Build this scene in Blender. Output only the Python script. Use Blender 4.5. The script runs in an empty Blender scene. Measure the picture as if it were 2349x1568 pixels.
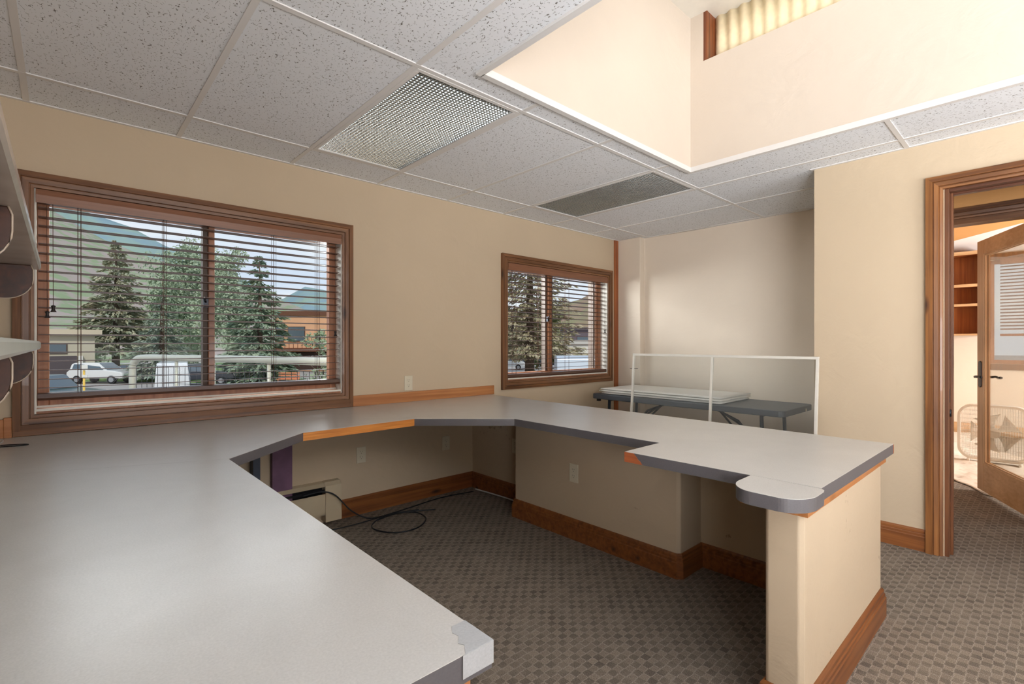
import bpy, bmesh, math, random
from mathutils import Vector, noise
R = random.Random(7)
PI = math.pi
sc = bpy.context.scene
C = sc.collection

# ------------------------------------------------------------------ camera, sky, sun, daylight and added fill lamps, exposure
cam = bpy.data.objects.new('camera', bpy.data.cameras.new('camera')); C.objects.link(cam)
cam.data.sensor_width = 36; cam.data.lens = 36*1131/2349; cam.data.shift_y = 3/2349
cam.data.clip_start = .02; cam.data.clip_end = 6000
cam.location = (0, 0, 1.22); cam.rotation_euler = (PI/2, 0, math.radians(47.55-90))
sc.camera = cam
sc.view_settings.view_transform = 'Standard'; sc.view_settings.look = 'None'
sc.view_settings.gamma = 1; sc.view_settings.use_curve_mapping = False
sc.view_settings.exposure = 0.0
w = bpy.data.worlds.new('sky'); sc.world = w; w.use_nodes = True
nt = w.node_tree; nt.nodes.clear()
wo = nt.nodes.new('ShaderNodeOutputWorld'); bg = nt.nodes.new('ShaderNodeBackground')
tc = nt.nodes.new('ShaderNodeTexCoord'); sx = nt.nodes.new('ShaderNodeSeparateXYZ')
rmp = nt.nodes.new('ShaderNodeValToRGB'); nz = nt.nodes.new('ShaderNodeTexNoise'); mx = nt.nodes.new('ShaderNodeMixRGB')
mp = nt.nodes.new('ShaderNodeMapping'); r2 = nt.nodes.new('ShaderNodeValToRGB')
nt.links.new(tc.outputs['Generated'], sx.inputs[0]); nt.links.new(sx.outputs['Z'], rmp.inputs[0])
rmp.color_ramp.elements[0].position = 0.0; rmp.color_ramp.elements[0].color = (.72, .80, .92, 1)
rmp.color_ramp.elements[1].position = .6; rmp.color_ramp.elements[1].color = (.38, .55, .85, 1)
mp.inputs['Scale'].default_value = (1.5, 1.5, 5); nt.links.new(tc.outputs['Generated'], mp.inputs[0])
nz.inputs['Scale'].default_value = 2.2; nz.inputs['Detail'].default_value = 5
nt.links.new(mp.outputs[0], nz.inputs['Vector']); nt.links.new(nz.outputs['Fac'], r2.inputs[0])
r2.color_ramp.elements[0].position = .42; r2.color_ramp.elements[0].color = (0, 0, 0, 1)
r2.color_ramp.elements[1].position = .62; r2.color_ramp.elements[1].color = (.8, .8, .8, 1)
nt.links.new(r2.outputs[0], mx.inputs[0]); nt.links.new(rmp.outputs[0], mx.inputs[1]); mx.inputs[2].default_value = (.93, .95, .97, 1)
nt.links.new(mx.outputs[0], bg.inputs[0]); bg.inputs[1].default_value = 1.08
nt.links.new(bg.outputs[0], wo.inputs[0])

sun = bpy.data.objects.new('sun', bpy.data.lights.new('sun', 'SUN')); C.objects.link(sun)
sun.data.energy = 1.7; sun.data.angle = math.radians(1.5); sun.data.color = (1, .95, .86)
sun.rotation_euler = (math.radians(48), 0, math.radians(-28))      # light travels towards +Y and a little +X

def area(name, loc, rot, sxy, energy, col=(1, 1, 1), spread=PI):
    l = bpy.data.lights.new(name, 'AREA'); l.shape = 'RECTANGLE'; l.size, l.size_y = sxy; l.energy = energy; l.color = col; l.spread = spread
    o = bpy.data.objects.new(name, l); C.objects.link(o); o.location = loc; o.rotation_euler = rot
    return o
area('skylight_daylight', (2.24, .3, 3.36), (0, 0, 0), (1.7, 2.4), 4.5, (1, .98, .96))
area('rear_fill_light', (1.55, -3.24, .95), (math.radians(146), 0, 0), (2.6, 1.1), 140, (.97, .98, 1), math.radians(130))  # added fill lamp behind the camera, tilted up to lift the ceiling
area('left_fill_light', (-.42, -1.6, 1.1), (0, math.radians(-124), 0), (1.1, 1.9), 150, (.98, .98, 1), math.radians(140))  # added fill lamp at an invented opening, brightens alcove and right wall
def aim(loc, to): return (Vector(to)-Vector(loc)).to_track_quat('-Z', 'Y').to_euler()
for l_, t__, sz_, e_ in (((.9, 4.7, 2.75), (.6, 1.6, .7), (2.4, .9), 170), ((2.65, 4.9, 2.3), (4.85, 2.1, 1.0), (1.9, 1.8), 210), ((3.3, 4.75, 2.75), (3.25, .9, .2), (1.0, .9), 120)):
    area('window_fill_light', l_, aim(l_, t__), sz_, e_, (.96, .98, 1))  # unseen lamps added outside the glass to brighten counter, alcove and corridor
area('far_room_fill_light', (8.2, .3, 3.5), (0, 0, 0), (1.5, 2.6), 280, (1, .98, .95))  # lamp added under the closed ceiling to brighten the far room
area('far_side_fill_light', (7.0, -1.93, 1.4), (math.radians(90), 0, 0), (1.8, 1.2), 170, (1, .98, .95))  # second added fill for the far room, at an unseen side opening

# ------------------------------------------------------------------ material helpers
def N(m, t, **kw):
    n = m.node_tree.nodes.new('ShaderNode'+t)
    for k, v in kw.items():
        if hasattr(n, k): setattr(n, k, v)
        else: n.inputs[k.replace('_', ' ')].default_value = v
    return n
def L(m, a, b): m.node_tree.links.new(a, b)
def s2l(c): return tuple(((x/255)/12.92 if x/255 <= .04045 else ((x/255+.055)/1.055)**2.4) for x in c)+(1,)
def mat(name, rgb, rough=.6, metal=0, spec=.5, ns=0, amt=.0, bump=0, bs=80, coat=0, stretch=(1, 1, 1), rgb2=None, detail=3, pos=(.35, .65)):
    m = bpy.data.materials.new(name); m.use_nodes = True
    b = m.node_tree.nodes['Principled BSDF']
    c1 = s2l(rgb); b.inputs['Base Color'].default_value = c1
    b.inputs['Roughness'].default_value = rough; b.inputs['Metallic'].default_value = metal
    b.inputs['Specular IOR Level'].default_value = spec; b.inputs['Coat Weight'].default_value = coat
    t = N(m, 'TexCoord'); mpn = N(m, 'Mapping'); mpn.inputs['Scale'].default_value = stretch; L(m, t.outputs['Object'], mpn.inputs[0])
    c2 = s2l(rgb2) if rgb2 else tuple(x*(1-amt) for x in c1[:3])+(1,)
    n = N(m, 'TexNoise', Scale=ns or 6, Detail=detail); L(m, mpn.outputs[0], n.inputs['Vector'])
    r = N(m, 'ValToRGB'); r.color_ramp.elements[0].position, r.color_ramp.elements[1].position = pos
    r.color_ramp.elements[0].color = c1; r.color_ramp.elements[1].color = c2
    L(m, n.outputs['Fac'], r.inputs[0]); L(m, r.outputs[0], b.inputs['Base Color'])
    if bump:
        n2 = N(m, 'TexNoise', Scale=bs, Detail=4); L(m, mpn.outputs[0], n2.inputs['Vector'])
        bp = N(m, 'Bump', Strength=bump, Distance=.01); L(m, n2.outputs['Fac'], bp.inputs['Height']); L(m, bp.outputs[0], b.inputs['Normal'])
    return m
def wood(name, c1, c2, axis='X', rough=.42, knots=True, grain=26, dark=(60, 34, 20)):
    m = bpy.data.materials.new(name); m.use_nodes = True
    b = m.node_tree.nodes['Principled BSDF']; b.inputs['Roughness'].default_value = rough; b.inputs['Coat Weight'].default_value = .12
    t = N(m, 'TexCoord'); a = N(m, 'Mapping'); k = {'X': (.9, grain, grain), 'Y': (grain, .9, grain), 'Z': (grain, grain, .9)}[axis]
    a.inputs['Scale'].default_value = k; L(m, t.outputs['Object'], a.inputs[0])
    n = N(m, 'TexNoise', Scale=1.6, Detail=5, Distortion=.6); L(m, a.outputs[0], n.inputs['Vector'])
    r = N(m, 'ValToRGB'); r.color_ramp.elements[0].position = .3; r.color_ramp.elements[1].position = .68
    r.color_ramp.elements[0].color = s2l(c2); r.color_ramp.elements[1].color = s2l(c1); L(m, n.outputs['Fac'], r.inputs[0])
    out = r.outputs[0]
    # broad tone drift
    n3 = N(m, 'TexNoise', Scale=2.3, Detail=2); L(m, t.outputs['Object'], n3.inputs['Vector'])
    x3 = N(m, 'MixRGB', blend_type='MULTIPLY'); r3 = N(m, 'ValToRGB'); r3.color_ramp.elements[0].color = (.78, .74, .7, 1); r3.color_ramp.elements[0].position = .35; r3.color_ramp.elements[1].position = .6
    L(m, n3.outputs['Fac'], r3.inputs[0]); x3.inputs[0].default_value = 1; L(m, out, x3.inputs[1]); L(m, r3.outputs[0], x3.inputs[2]); out = x3.outputs[0]
    if knots:
        a2 = N(m, 'Mapping'); kk = {'X': (2.6, 8, 8), 'Y': (8, 2.6, 8), 'Z': (8, 8, 2.6)}[axis]; a2.inputs['Scale'].default_value = kk; L(m, t.outputs['Object'], a2.inputs[0])
        v = N(m, 'TexVoronoi', Scale=1.0); L(m, a2.outputs[0], v.inputs['Vector'])
        rk = N(m, 'ValToRGB'); rk.color_ramp.elements[0].position = .05; rk.color_ramp.elements[0].color = (1, 1, 1, 1); rk.color_ramp.elements[1].position = .17; rk.color_ramp.elements[1].color = (0, 0, 0, 1)
        L(m, v.outputs['Distance'], rk.inputs[0]); x = N(m, 'MixRGB'); L(m, rk.outputs[0], x.inputs[0]); L(m, out, x.inputs[1]); x.inputs[2].default_value = s2l(dark); out = x.outputs[0]
    L(m, out, b.inputs['Base Color'])
    bp = N(m, 'Bump', Strength=.15, Distance=.003); L(m, n.outputs['Fac'], bp.inputs['Height']); L(m, bp.outputs[0], b.inputs['Normal'])
    return m
M = {}
W1, W2 = (142, 96, 58), (90, 57, 35)
for ax in 'XYZ':
    M['trim'+ax] = wood('stained_pine_'+ax, W1, W2, ax)
    M['base'+ax] = wood('baseboard_pine_'+ax, (152, 94, 48), (112, 64, 32), ax)
    M['door'+ax] = wood('blond_door_pine_'+ax, (230, 188, 142), (210, 164, 116), ax, knots=False)
    M['dtrim'+ax] = wood('door_casing_pine_'+ax, (160, 106, 56), (112, 70, 38), ax)
M['wfr'] = wood('window_sash_wood', (172, 118, 82), (140, 90, 60), 'Z', knots=False)
M['orange'] = wood('backsplash_pine', (196, 134, 82), (170, 106, 60), 'X')
M['rawedge'] = wood('raw_oak_edge', (226, 150, 66), (196, 118, 44), 'X', rough=.5, knots=False, grain=60)
M['rawred'] = wood('raw_particle_edge', (196, 110, 62), (160, 82, 44), 'Y', rough=.7, knots=False, grain=60)
M['slat'] = mat('blind_slat_brown', (88, 58, 44), .38, spec=.5, ns=3, amt=.15, stretch=(1, 30, 30))
M['valance'] = mat('blind_valance_brown', (138, 92, 66), .4, ns=3, amt=.18, stretch=(1, 40, 30))
M['cord'] = mat('blind_cord', (92, 58, 44), .8)
M['tassel'] = mat('dark_tassel', (34, 24, 22), .5)
M['white'] = mat('white_paint', (226, 222, 212), .5, ns=20, amt=.04)
M['tbar'] = mat('ceiling_bar_white', (226, 224, 222), .45)
M['steel'] = mat('dark_iron', (52, 54, 60), .38, metal=.7, ns=60, amt=.2)
M['plate'] = mat('ivory_plastic', (214, 206, 184), .35)
M['slot'] = mat('outlet_slot', (40, 36, 32), .6)
M['black'] = mat('black_rubber', (22, 26, 32), .42)
M['cable'] = mat('grey_cable', (196, 196, 192), .45)
M['heater'] = mat('heater_cream_metal', (206, 190, 160), .4, ns=4, amt=.06)
M['fins'] = mat('heater_dark_fins', (40, 40, 44), .4, metal=.6)
M['tabl'] = mat('charcoal_table_plastic', (78, 84, 92), .5, bump=.15, bs=500)
M['tleg'] = mat('charcoal_leg_metal', (62, 68, 76), .4, metal=.3)
M['foam'] = mat('white_foam_sheet', (240, 238, 232), .85, ns=8, amt=.03)
M['fanw'] = mat('fan_white_plastic', (232, 226, 214), .4)
M['purple'] = mat('purple_board', (118, 84, 112), .6, ns=9, amt=.3)
M['dkmetal'] = mat('slate_bracket', (52, 64, 84), .5)
M['shelfw'] = mat('shelf_light_laminate', (206, 204, 196), .22, ns=5, amt=.05)
M['shelfbr'] = wood('shelf_bracket_stain', (88, 50, 32), (52, 30, 22), 'Y', knots=False, grain=14)
M['brededge'] = mat('bracket_worn_edge', (196, 178, 160), .3)

def wallmat(name, rgb, scuff=0):
    m = bpy.data.materials.new(name); m.use_nodes = True
    b = m.node_tree.nodes['Principled BSDF']; b.inputs['Roughness'].default_value = .62; b.inputs['Specular IOR Level'].default_value = .3
    t = N(m, 'TexCoord'); n = N(m, 'TexNoise', Scale=1.7, Detail=3); L(m, t.outputs['Object'], n.inputs['Vector'])
    r = N(m, 'ValToRGB'); c = s2l(rgb); r.color_ramp.elements[0].position = .3; r.color_ramp.elements[1].position = .7
    r.color_ramp.elements[0].color = tuple(x*.95 for x in c[:3])+(1,); r.color_ramp.elements[1].color = c; L(m, n.outputs['Fac'], r.inputs[0]); out = r.outputs[0]
    if scuff:
        n4 = N(m, 'TexNoise', Scale=26, Detail=6, Roughness=.7); L(m, t.outputs['Object'], n4.inputs['Vector'])
        n5 = N(m, 'TexNoise', Scale=3.1, Detail=1); L(m, t.outputs['Object'], n5.inputs['Vector'])
        mu = N(m, 'Math', operation='MULTIPLY'); L(m, n4.outputs['Fac'], mu.inputs[0]); L(m, n5.outputs['Fac'], mu.inputs[1])
        rr = N(m, 'ValToRGB'); rr.color_ramp.elements[0].position = .40; rr.color_ramp.elements[0].color = (0, 0, 0, 1); rr.color_ramp.elements[1].position = .47; rr.color_ramp.elements[1].color = (scuff,)*3+(1,)
        L(m, mu.outputs[0], rr.inputs[0]); x = N(m, 'MixRGB'); L(m, rr.outputs[0], x.inputs[0]); L(m, out, x.inputs[1]); x.inputs[2].default_value = s2l((120, 96, 72)); out = x.outputs[0]
    L(m, out, b.inputs['Base Color'])
    n2 = N(m, 'TexNoise', Scale=5.5, Detail=5, Distortion=1.2); L(m, t.outputs['Object'], n2.inputs['Vector'])
    n6 = N(m, 'TexNoise', Scale=70, Detail=3); L(m, t.outputs['Object'], n6.inputs['Vector'])
    b1 = N(m, 'Bump', Strength=.22, Distance=.02); L(m, n2.outputs['Fac'], b1.inputs['Height'])
    b2 = N(m, 'Bump', Strength=.10, Distance=.004); L(m, n6.outputs['Fac'], b2.inputs['Height']); L(m, b1.outputs[0], b2.inputs['Normal']); L(m, b2.outputs[0], b.inputs['Normal'])
    return m
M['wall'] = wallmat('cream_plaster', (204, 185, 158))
M['wallf'] = wallmat('cream_plaster_far_lit', (236, 222, 204))  # lighter copy of the cream plaster, alcove brightness put into the colour
M['shaft'] = wallmat('cream_shaft', (216, 204, 190))
M['pony'] = wallmat('cream_plaster_scuffed', (198, 179, 153), .55)
M['ochre'] = wallmat('shade_ochre_plaster', (214, 158, 98))  # hall shade is painted into this ochre tone
M['whiteceil'] = mat('white_far_ceiling', (240, 238, 236), .7)

def ceilmat():
    m = bpy.data.materials.new('acoustic_tile'); m.use_nodes = True; b = m.node_tree.nodes['Principled BSDF']; b.inputs['Roughness'].default_value = .9; b.inputs['Specular IOR Level'].default_value = .1
    t = N(m, 'TexCoord'); mpn = N(m, 'Mapping'); mpn.inputs['Scale'].default_value = (1.0, .5, 1); L(m, t.outputs['Object'], mpn.inputs[0])
    n = N(m, 'TexNoise', Scale=62, Detail=1.5, Distortion=.4); L(m, mpn.outputs[0], n.inputs['Vector'])
    s = N(m, 'Math', operation='SUBTRACT'); s.inputs[1].default_value = .5; L(m, n.outputs['Fac'], s.inputs[0])
    ab = N(m, 'Math', operation='ABSOLUTE'); L(m, s.outputs[0], ab.inputs[0])
    lt = N(m, 'ValToRGB'); lt.color_ramp.elements[0].position = .008; lt.color_ramp.elements[0].color = (1, 1, 1, 1); lt.color_ramp.elements[1].position = .022; lt.color_ramp.elements[1].color = (0, 0, 0, 1); L(m, ab.outputs[0], lt.inputs[0])
    n2 = N(m, 'TexNoise', Scale=95, Detail=0); L(m, t.outputs['Object'], n2.inputs['Vector'])
    r2_ = N(m, 'ValToRGB'); r2_.color_ramp.elements[0].position = .53; r2_.color_ramp.elements[0].color = (0, 0, 0, 1); r2_.color_ramp.elements[1].position = .58; r2_.color_ramp.elements[1].color = (1, 1, 1, 1); L(m, n2.outputs['Fac'], r2_.inputs[0])
    mu = N(m, 'MixRGB', blend_type='MULTIPLY'); mu.inputs[0].default_value = 1; L(m, lt.outputs[0], mu.inputs[1]); L(m, r2_.outputs[0], mu.inputs[2])
    x = N(m, 'MixRGB'); L(m, mu.outputs[0], x.inputs[0]); x.inputs[1].default_value = s2l((236, 239, 243)); x.inputs[2].default_value = s2l((128, 124, 120)); L(m, x.outputs[0], b.inputs['Base Color'])
    bp = N(m, 'Bump', Strength=.5, Distance=.003, invert=True); L(m, mu.outputs[0], bp.inputs['Height']); L(m, bp.outputs[0], b.inputs['Normal'])
    return m
M['tile'] = ceilmat()

def carpetmat():
    m = bpy.data.materials.new('patterned_carpet'); m.use_nodes = True; b = m.node_tree.nodes['Principled BSDF']; b.inputs['Roughness'].default_value = .95; b.inputs['Specular IOR Level'].default_value = .05
    t = N(m, 'TexCoord'); w0 = N(m, 'TexNoise', Scale=60, Detail=2); L(m, t.outputs['Object'], w0.inputs['Vector'])
    ws = N(m, 'VectorMath', operation='SCALE'); ws.inputs['Scale'].default_value = .010; L(m, w0.outputs['Color'], ws.inputs[0])
    ad = N(m, 'VectorMath', operation='ADD'); L(m, t.outputs['Object'], ad.inputs[0]); L(m, ws.outputs[0], ad.inputs[1])
    br = N(m, 'TexBrick', offset=.5, squash=1.0)
    br.inputs['Scale'].default_value = 1; br.inputs['Brick Width'].default_value = .068; br.inputs['Row Height'].default_value = .031; br.inputs['Mortar Size'].default_value = .0030; br.inputs['Mortar Smooth'].default_value = .3
    br.inputs['Color1'].default_value = s2l((176, 162, 146)); br.inputs['Color2'].default_value = s2l((160, 147, 133)); br.inputs['Mortar'].default_value = s2l((190, 177, 162))
    L(m, ad.outputs[0], br.inputs['Vector'])
    # darker woven blocks, one in each half brick, staggered row by row
    ck = N(m, 'TexChecker'); mk = N(m, 'Mapping'); mk.inputs['Scale'].default_value = (1/.034, 1/.031, 1); mk.inputs['Location'].default_value = (0, 0, .5); L(m, ad.outputs[0], mk.inputs[0]); ck.inputs['Scale'].default_value = 1; L(m, mk.outputs[0], ck.inputs['Vector'])
    ck.inputs['Color1'].default_value = (1, 1, 1, 1); ck.inputs['Color2'].default_value = (0, 0, 0, 1)
    n = N(m, 'TexNoise', Scale=9, Detail=1); L(m, t.outputs['Object'], n.inputs['Vector'])
    rr = N(m, 'ValToRGB'); rr.color_ramp.elements[0].position = .3; rr.color_ramp.elements[0].color = (.22, .22, .22, 1); rr.color_ramp.elements[1].position = .7; rr.color_ramp.elements[1].color = (.75, .75, .75, 1); L(m, n.outputs['Fac'], rr.inputs[0])
    mm = N(m, 'MixRGB', blend_type='MULTIPLY'); mm.inputs[0].default_value = 1; L(m, ck.outputs['Color'], mm.inputs[1]); L(m, rr.outputs[0], mm.inputs[2])
    x = N(m, 'MixRGB'); L(m, mm.outputs[0], x.inputs[0]); L(m, br.outputs['Color'], x.inputs[1]); x.inputs[2].default_value = s2l((118, 107, 98))
    # pale yarn line across every second row
    # loop pile grain
    mp2 = N(m, 'Mapping'); mp2.inputs['Scale'].default_value = (1, 2.4, 1); L(m, t.outputs['Object'], mp2.inputs[0])
    n2 = N(m, 'TexNoise', Scale=240, Detail=2, Roughness=.6); L(m, mp2.outputs[0], n2.inputs['Vector'])
    r3 = N(m, 'ValToRGB'); r3.color_ramp.elements[0].position = .36; r3.color_ramp.elements[0].color = (.34, .33, .32, 1); r3.color_ramp.elements[1].position = .62; r3.color_ramp.elements[1].color = (1.0, 1.0, 1.0, 1); L(m, n2.outputs['Fac'], r3.inputs[0])
    m2 = N(m, 'MixRGB', blend_type='MULTIPLY'); m2.inputs[0].default_value = .9; L(m, x.outputs[0], m2.inputs[1]); L(m, r3.outputs[0], m2.inputs[2]); L(m, m2.outputs[0], b.inputs['Base Color'])
    bp = N(m, 'Bump', Strength=.7, Distance=.006); L(m, n2.outputs['Fac'], bp.inputs['Height']); L(m, bp.outputs[0], b.inputs['Normal'])
    return m
M['carpet'] = carpetmat()

def laminate(name, rgb, rough, mottle=.12):
    m = bpy.data.materials.new(name); m.use_nodes = True; b = m.node_tree.nodes['Principled BSDF']; b.inputs['Specular IOR Level'].default_value = .6
    t = N(m, 'TexCoord'); n = N(m, 'TexNoise', Scale=5, Detail=6, Roughness=.65, Distortion=.8); L(m, t.outputs['Object'], n.inputs['Vector'])
    c = s2l(rgb); r = N(m, 'ValToRGB'); r.color_ramp.elements[0].position = .3; r.color_ramp.elements[0].color = tuple(x*(1-mottle) for x in c[:3])+(1,); r.color_ramp.elements[1].position = .7; r.color_ramp.elements[1].color = c
    L(m, n.outputs['Fac'], r.inputs[0])
    n2 = N(m, 'TexNoise', Scale=260, Detail=2); L(m, t.outputs['Object'], n2.inputs['Vector']); x = N(m, 'MixRGB', blend_type='MULTIPLY'); x.inputs[0].default_value = .25; L(m, r.outputs[0], x.inputs[1]); L(m, n2.outputs['Fac'], x.inputs[2]); 
    L(m, x.outputs[0], b.inputs['Base Color'])
    n3 = N(m, 'TexNoise', Scale=4, Detail=6, Roughness=.5); L(m, t.outputs['Object'], n3.inputs['Vector'])
    mr = N(m, 'MapRange'); mr.inputs['To Min'].default_value = rough-.03; mr.inputs['To Max'].default_value = rough+.03; L(m, n3.outputs['Fac'], mr.inputs['Value']); L(m, mr.outputs[0], b.inputs['Roughness'])
    return m
M['top'] = laminate('grey_laminate', (214, 212, 208), .29, .08)
M['edge'] = laminate('dark_grey_laminate_edge', (104, 101, 104), .42)
M['tape'] = laminate('clear_tape', (194, 196, 198), .2)

def glass(name, tint=(1, 1, 1), gl=.06, haze=0, hcol=(.8, .8, .8), rough=.02):
    m = bpy.data.materials.new(name); m.use_nodes = True; nt_ = m.node_tree; nt_.nodes.clear()
    o = N(m, 'OutputMaterial'); tr = N(m, 'BsdfTransparent'); tr.inputs[0].default_value = tint+(1,); g = N(m, 'BsdfGlossy'); g.inputs['Roughness'].default_value = rough
    lw = N(m, 'LayerWeight', Blend=.35); ml = N(m, 'Math', operation='MULTIPLY_ADD'); ml.inputs[1].default_value = gl*2; ml.inputs[2].default_value = gl; L(m, lw.outputs['Fresnel'], ml.inputs[0])
    mi = N(m, 'MixShader'); L(m, ml.outputs[0], mi.inputs[0]); L(m, tr.outputs[0], mi.inputs[1]); L(m, g.outputs[0], mi.inputs[2]); out = mi.outputs[0]
    if haze:
        d = N(m, 'BsdfDiffuse'); d.inputs[0].default_value = hcol+(1,); m2 = N(m, 'MixShader'); m2.inputs[0].default_value = haze; L(m, out, m2.inputs[1]); L(m, d.outputs[0], m2.inputs[2]); out = m2.outputs[0]
    L(m, out, o.inputs[0]); return m
M['pane'] = glass('window_glass', (.97, .98, .97), .0015)
M['dpane'] = glass('door_glass', (.9, .9, .88), .12)
M['acryl'] = glass('hazy_acrylic', (.95, .96, .955), .02, .05, (.70, .72, .70), .15)

# ------------------------------------------------------------------ mesh helpers
class MB:
    def __init__(s): s.v = []; s.f = []; s.sm = []
    def add(s, vs, fs, smooth=False):
        o = len(s.v); s.v += [tuple(p) for p in vs]; s.f += [tuple(i+o for i in f) for f in fs]; s.sm += [smooth]*len(fs)
    def box(s, x0, x1, y0, y1, z0, z1):
        s.add([(x0, y0, z0), (x1, y0, z0), (x1, y1, z0), (x0, y1, z0), (x0, y0, z1), (x1, y0, z1), (x1, y1, z1), (x0, y1, z1)],
              [(0, 3, 2, 1), (4, 5, 6, 7), (0, 1, 5, 4), (1, 2, 6, 5), (2, 3, 7, 6), (3, 0, 4, 7)]); return s
    def prism(s, poly, z0, z1, holes=None):            # polygon in XY extruded in z
        n = len(poly); a = sum(poly[i][0]*poly[(i+1) % n][1]-poly[(i+1) % n][0]*poly[i][1] for i in range(n))
        if a < 0: poly = poly[::-1]
        s.add([(x, y, z0) for x, y in poly]+[(x, y, z1) for x, y in poly], [tuple(range(n))[::-1], tuple(range(n, 2*n))]+[(i, (i+1) % n, n+(i+1) % n, n+i) for i in range(n)]); return s
    def ext(s, poly, fn, a, b):                        # polygon (u,v) extruded from a to b through fn(u,v,w)
        n = len(poly); s.add([fn(u, v, a) for u, v in poly]+[fn(u, v, b) for u, v in poly], [tuple(range(n))[::-1], tuple(range(n, 2*n))]+[(i, (i+1) % n, n+(i+1) % n, n+i) for i in range(n)]); return s
    def tube(s, pts, r, k=8, closed=False, smooth=True):
        pts = [Vector(p) for p in pts]; n = len(pts); vs = []
        up = Vector((0, 0, 1))
        for i, p in enumerate(pts):
            d = (pts[(i+1) % n]-pts[i-1]) if closed else (pts[min(i+1, n-1)]-pts[max(i-1, 0)])
            if d.length < 1e-9: d = Vector((0, 0, 1))
            d.normalize(); u = up if abs(d.z) < .95 else Vector((1, 0, 0)); a = d.cross(u).normalized(); b = a.cross(d)
            rr = r[i] if isinstance(r, (list, tuple)) else r
            vs += [p+a*rr*math.cos(2*PI*j/k)+b*rr*math.sin(2*PI*j/k) for j in range(k)]
        fs = []
        for i in range(n if closed else n-1):
            q = (i+1) % n
            fs += [(i*k+j, i*k+(j+1) % k, q*k+(j+1) % k, q*k+j) for j in range(k)]
        if not closed: fs += [tuple(range(k))[::-1], tuple(range((n-1)*k, n*k))]
        s.add(vs, fs, smooth); return s
    def lathe(s, prof, c, k=16):                       # (r, z) about vertical axis at c
        vs = [(c[0]+r*math.cos(2*PI*j/k), c[1]+r*math.sin(2*PI*j/k), c[2]+z) for r, z in prof for j in range(k)]
        fs = [(i*k+j, i*k+(j+1) % k, (i+1)*k+(j+1) % k, (i+1)*k+j) for i in range(len(prof)-1) for j in range(k)]
        fs += [tuple(range(k))[::-1], tuple(range((len(prof)-1)*k, len(prof)*k))]; s.add(vs, fs, True); return s
WL = {}
def obj(name, mb, m, parent=None, bevel=0, kind=None, seg=2):
    off = Vector(WL.get(parent.name, (0, 0, 0))) if parent else Vector((0, 0, 0))
    me = bpy.data.meshes.new(name); me.from_pydata([tuple(Vector(v)-off) for v in mb.v], [], mb.f)
    for p, sm in zip(me.polygons, mb.sm): p.use_smooth = sm
    me.materials.append(M[m] if isinstance(m, str) else m); me.update()
    bm = bmesh.new(); bm.from_mesh(me); bmesh.ops.recalc_face_normals(bm, faces=bm.faces); bm.to_mesh(me); bm.free()
    o = bpy.data.objects.new(name, me); C.objects.link(o)
    if parent: o.parent = parent; WL[o.name] = tuple(off)
    else: WL[o.name] = (0, 0, 0)
    if bevel:
        b = o.modifiers.new('bevel', 'BEVEL'); b.width = bevel; b.segments = seg; b.limit_method = 'ANGLE'; b.angle_limit = math.radians(40)
    if kind: o['kind'] = kind
    return o
def thing(name, label, cat, loc, group=None):
    o = bpy.data.objects.new(name, None); C.objects.link(o); o.location = loc; o.empty_display_size = .1; WL[o.name] = tuple(loc)
    o['label'] = label; o['category'] = cat
    if group: o['group'] = group
    return o
def tag(o, label, cat, group=None, kind=None):
    o['label'] = label; o['category'] = cat
    if group: o['group'] = group
    if kind: o['kind'] = kind
    return o
def part(o, label): o['label'] = label; return o
def struct(name, mb, m, bevel=0, parent=None): return obj(name, mb, m, parent, bevel, None if parent else 'structure')
def copy_tree(o, parent=None):
    c = o.copy(); C.objects.link(c)
    if parent: c.parent = parent
    for ch in list(o.children): copy_tree(ch, c)
    return c

# ================================================================== SETTING
YA = 3.346; CZ = 2.39
b = MB(); b.box(-.6, 9.3, -3.4, 3.52, -.12, 0); struct('floor', b, 'carpet')
# window wall, with two openings
def wall_holes(name, m, x0, x1, z0, z1, holes, y0, y1, axis='Y'):
    b = MB(); xs = sorted({x0, x1}|{h[0] for h in holes}|{h[1] for h in holes}); zs = sorted({z0, z1}|{h[2] for h in holes}|{h[3] for h in holes})
    for i in range(len(xs)-1):
        col = []
        for k in range(len(zs)-1):
            cx_, cz_ = (xs[i]+xs[i+1])/2, (zs[k]+zs[k+1])/2
            if any(h[0] < cx_ < h[1] and h[2] < cz_ < h[3] for h in holes): continue
            if col and abs(col[-1][1]-zs[k]) < 1e-6: col[-1][1] = zs[k+1]
            else: col.append([zs[k], zs[k+1]])
        for a, c in col:
            if axis == 'Y': b.box(xs[i], xs[i+1], y0, y1, a, c)
            else: b.box(y0, y1, xs[i], xs[i+1], a, c)
    return struct(name, b, m)
WA = (-.095, 1.445, .875, 1.975); WB = (3.0, 4.5, .877, 1.957)
wall_holes('wall_window', 'wall', -.6, 5.2, 0, CZ, [WA, WB], YA, YA+.17)
b = MB(); b.box(-.6, -.36, -.55, YA, 0, CZ); b.box(-.6, -.36, -3.4, -2.65, 0, CZ); b.box(-.6, -.36, -2.65, -.55, 0, .75); b.box(-.6, -.36, -2.65, -.55, 2.1, CZ); struct('wall_left', b, 'wall')
# far alcove wall with a shallow pier beside the window wall
b = MB(); b.prism([(4.74, 3.346), (4.70, 3.346), (4.70, 3.05), (4.79, 3.05), (4.90, 1.4), (4.925, 1.0), (5.2, 1.0), (5.2, 3.346)], 0, CZ); struct('wall_far', b, 'wallf', .006)
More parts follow.
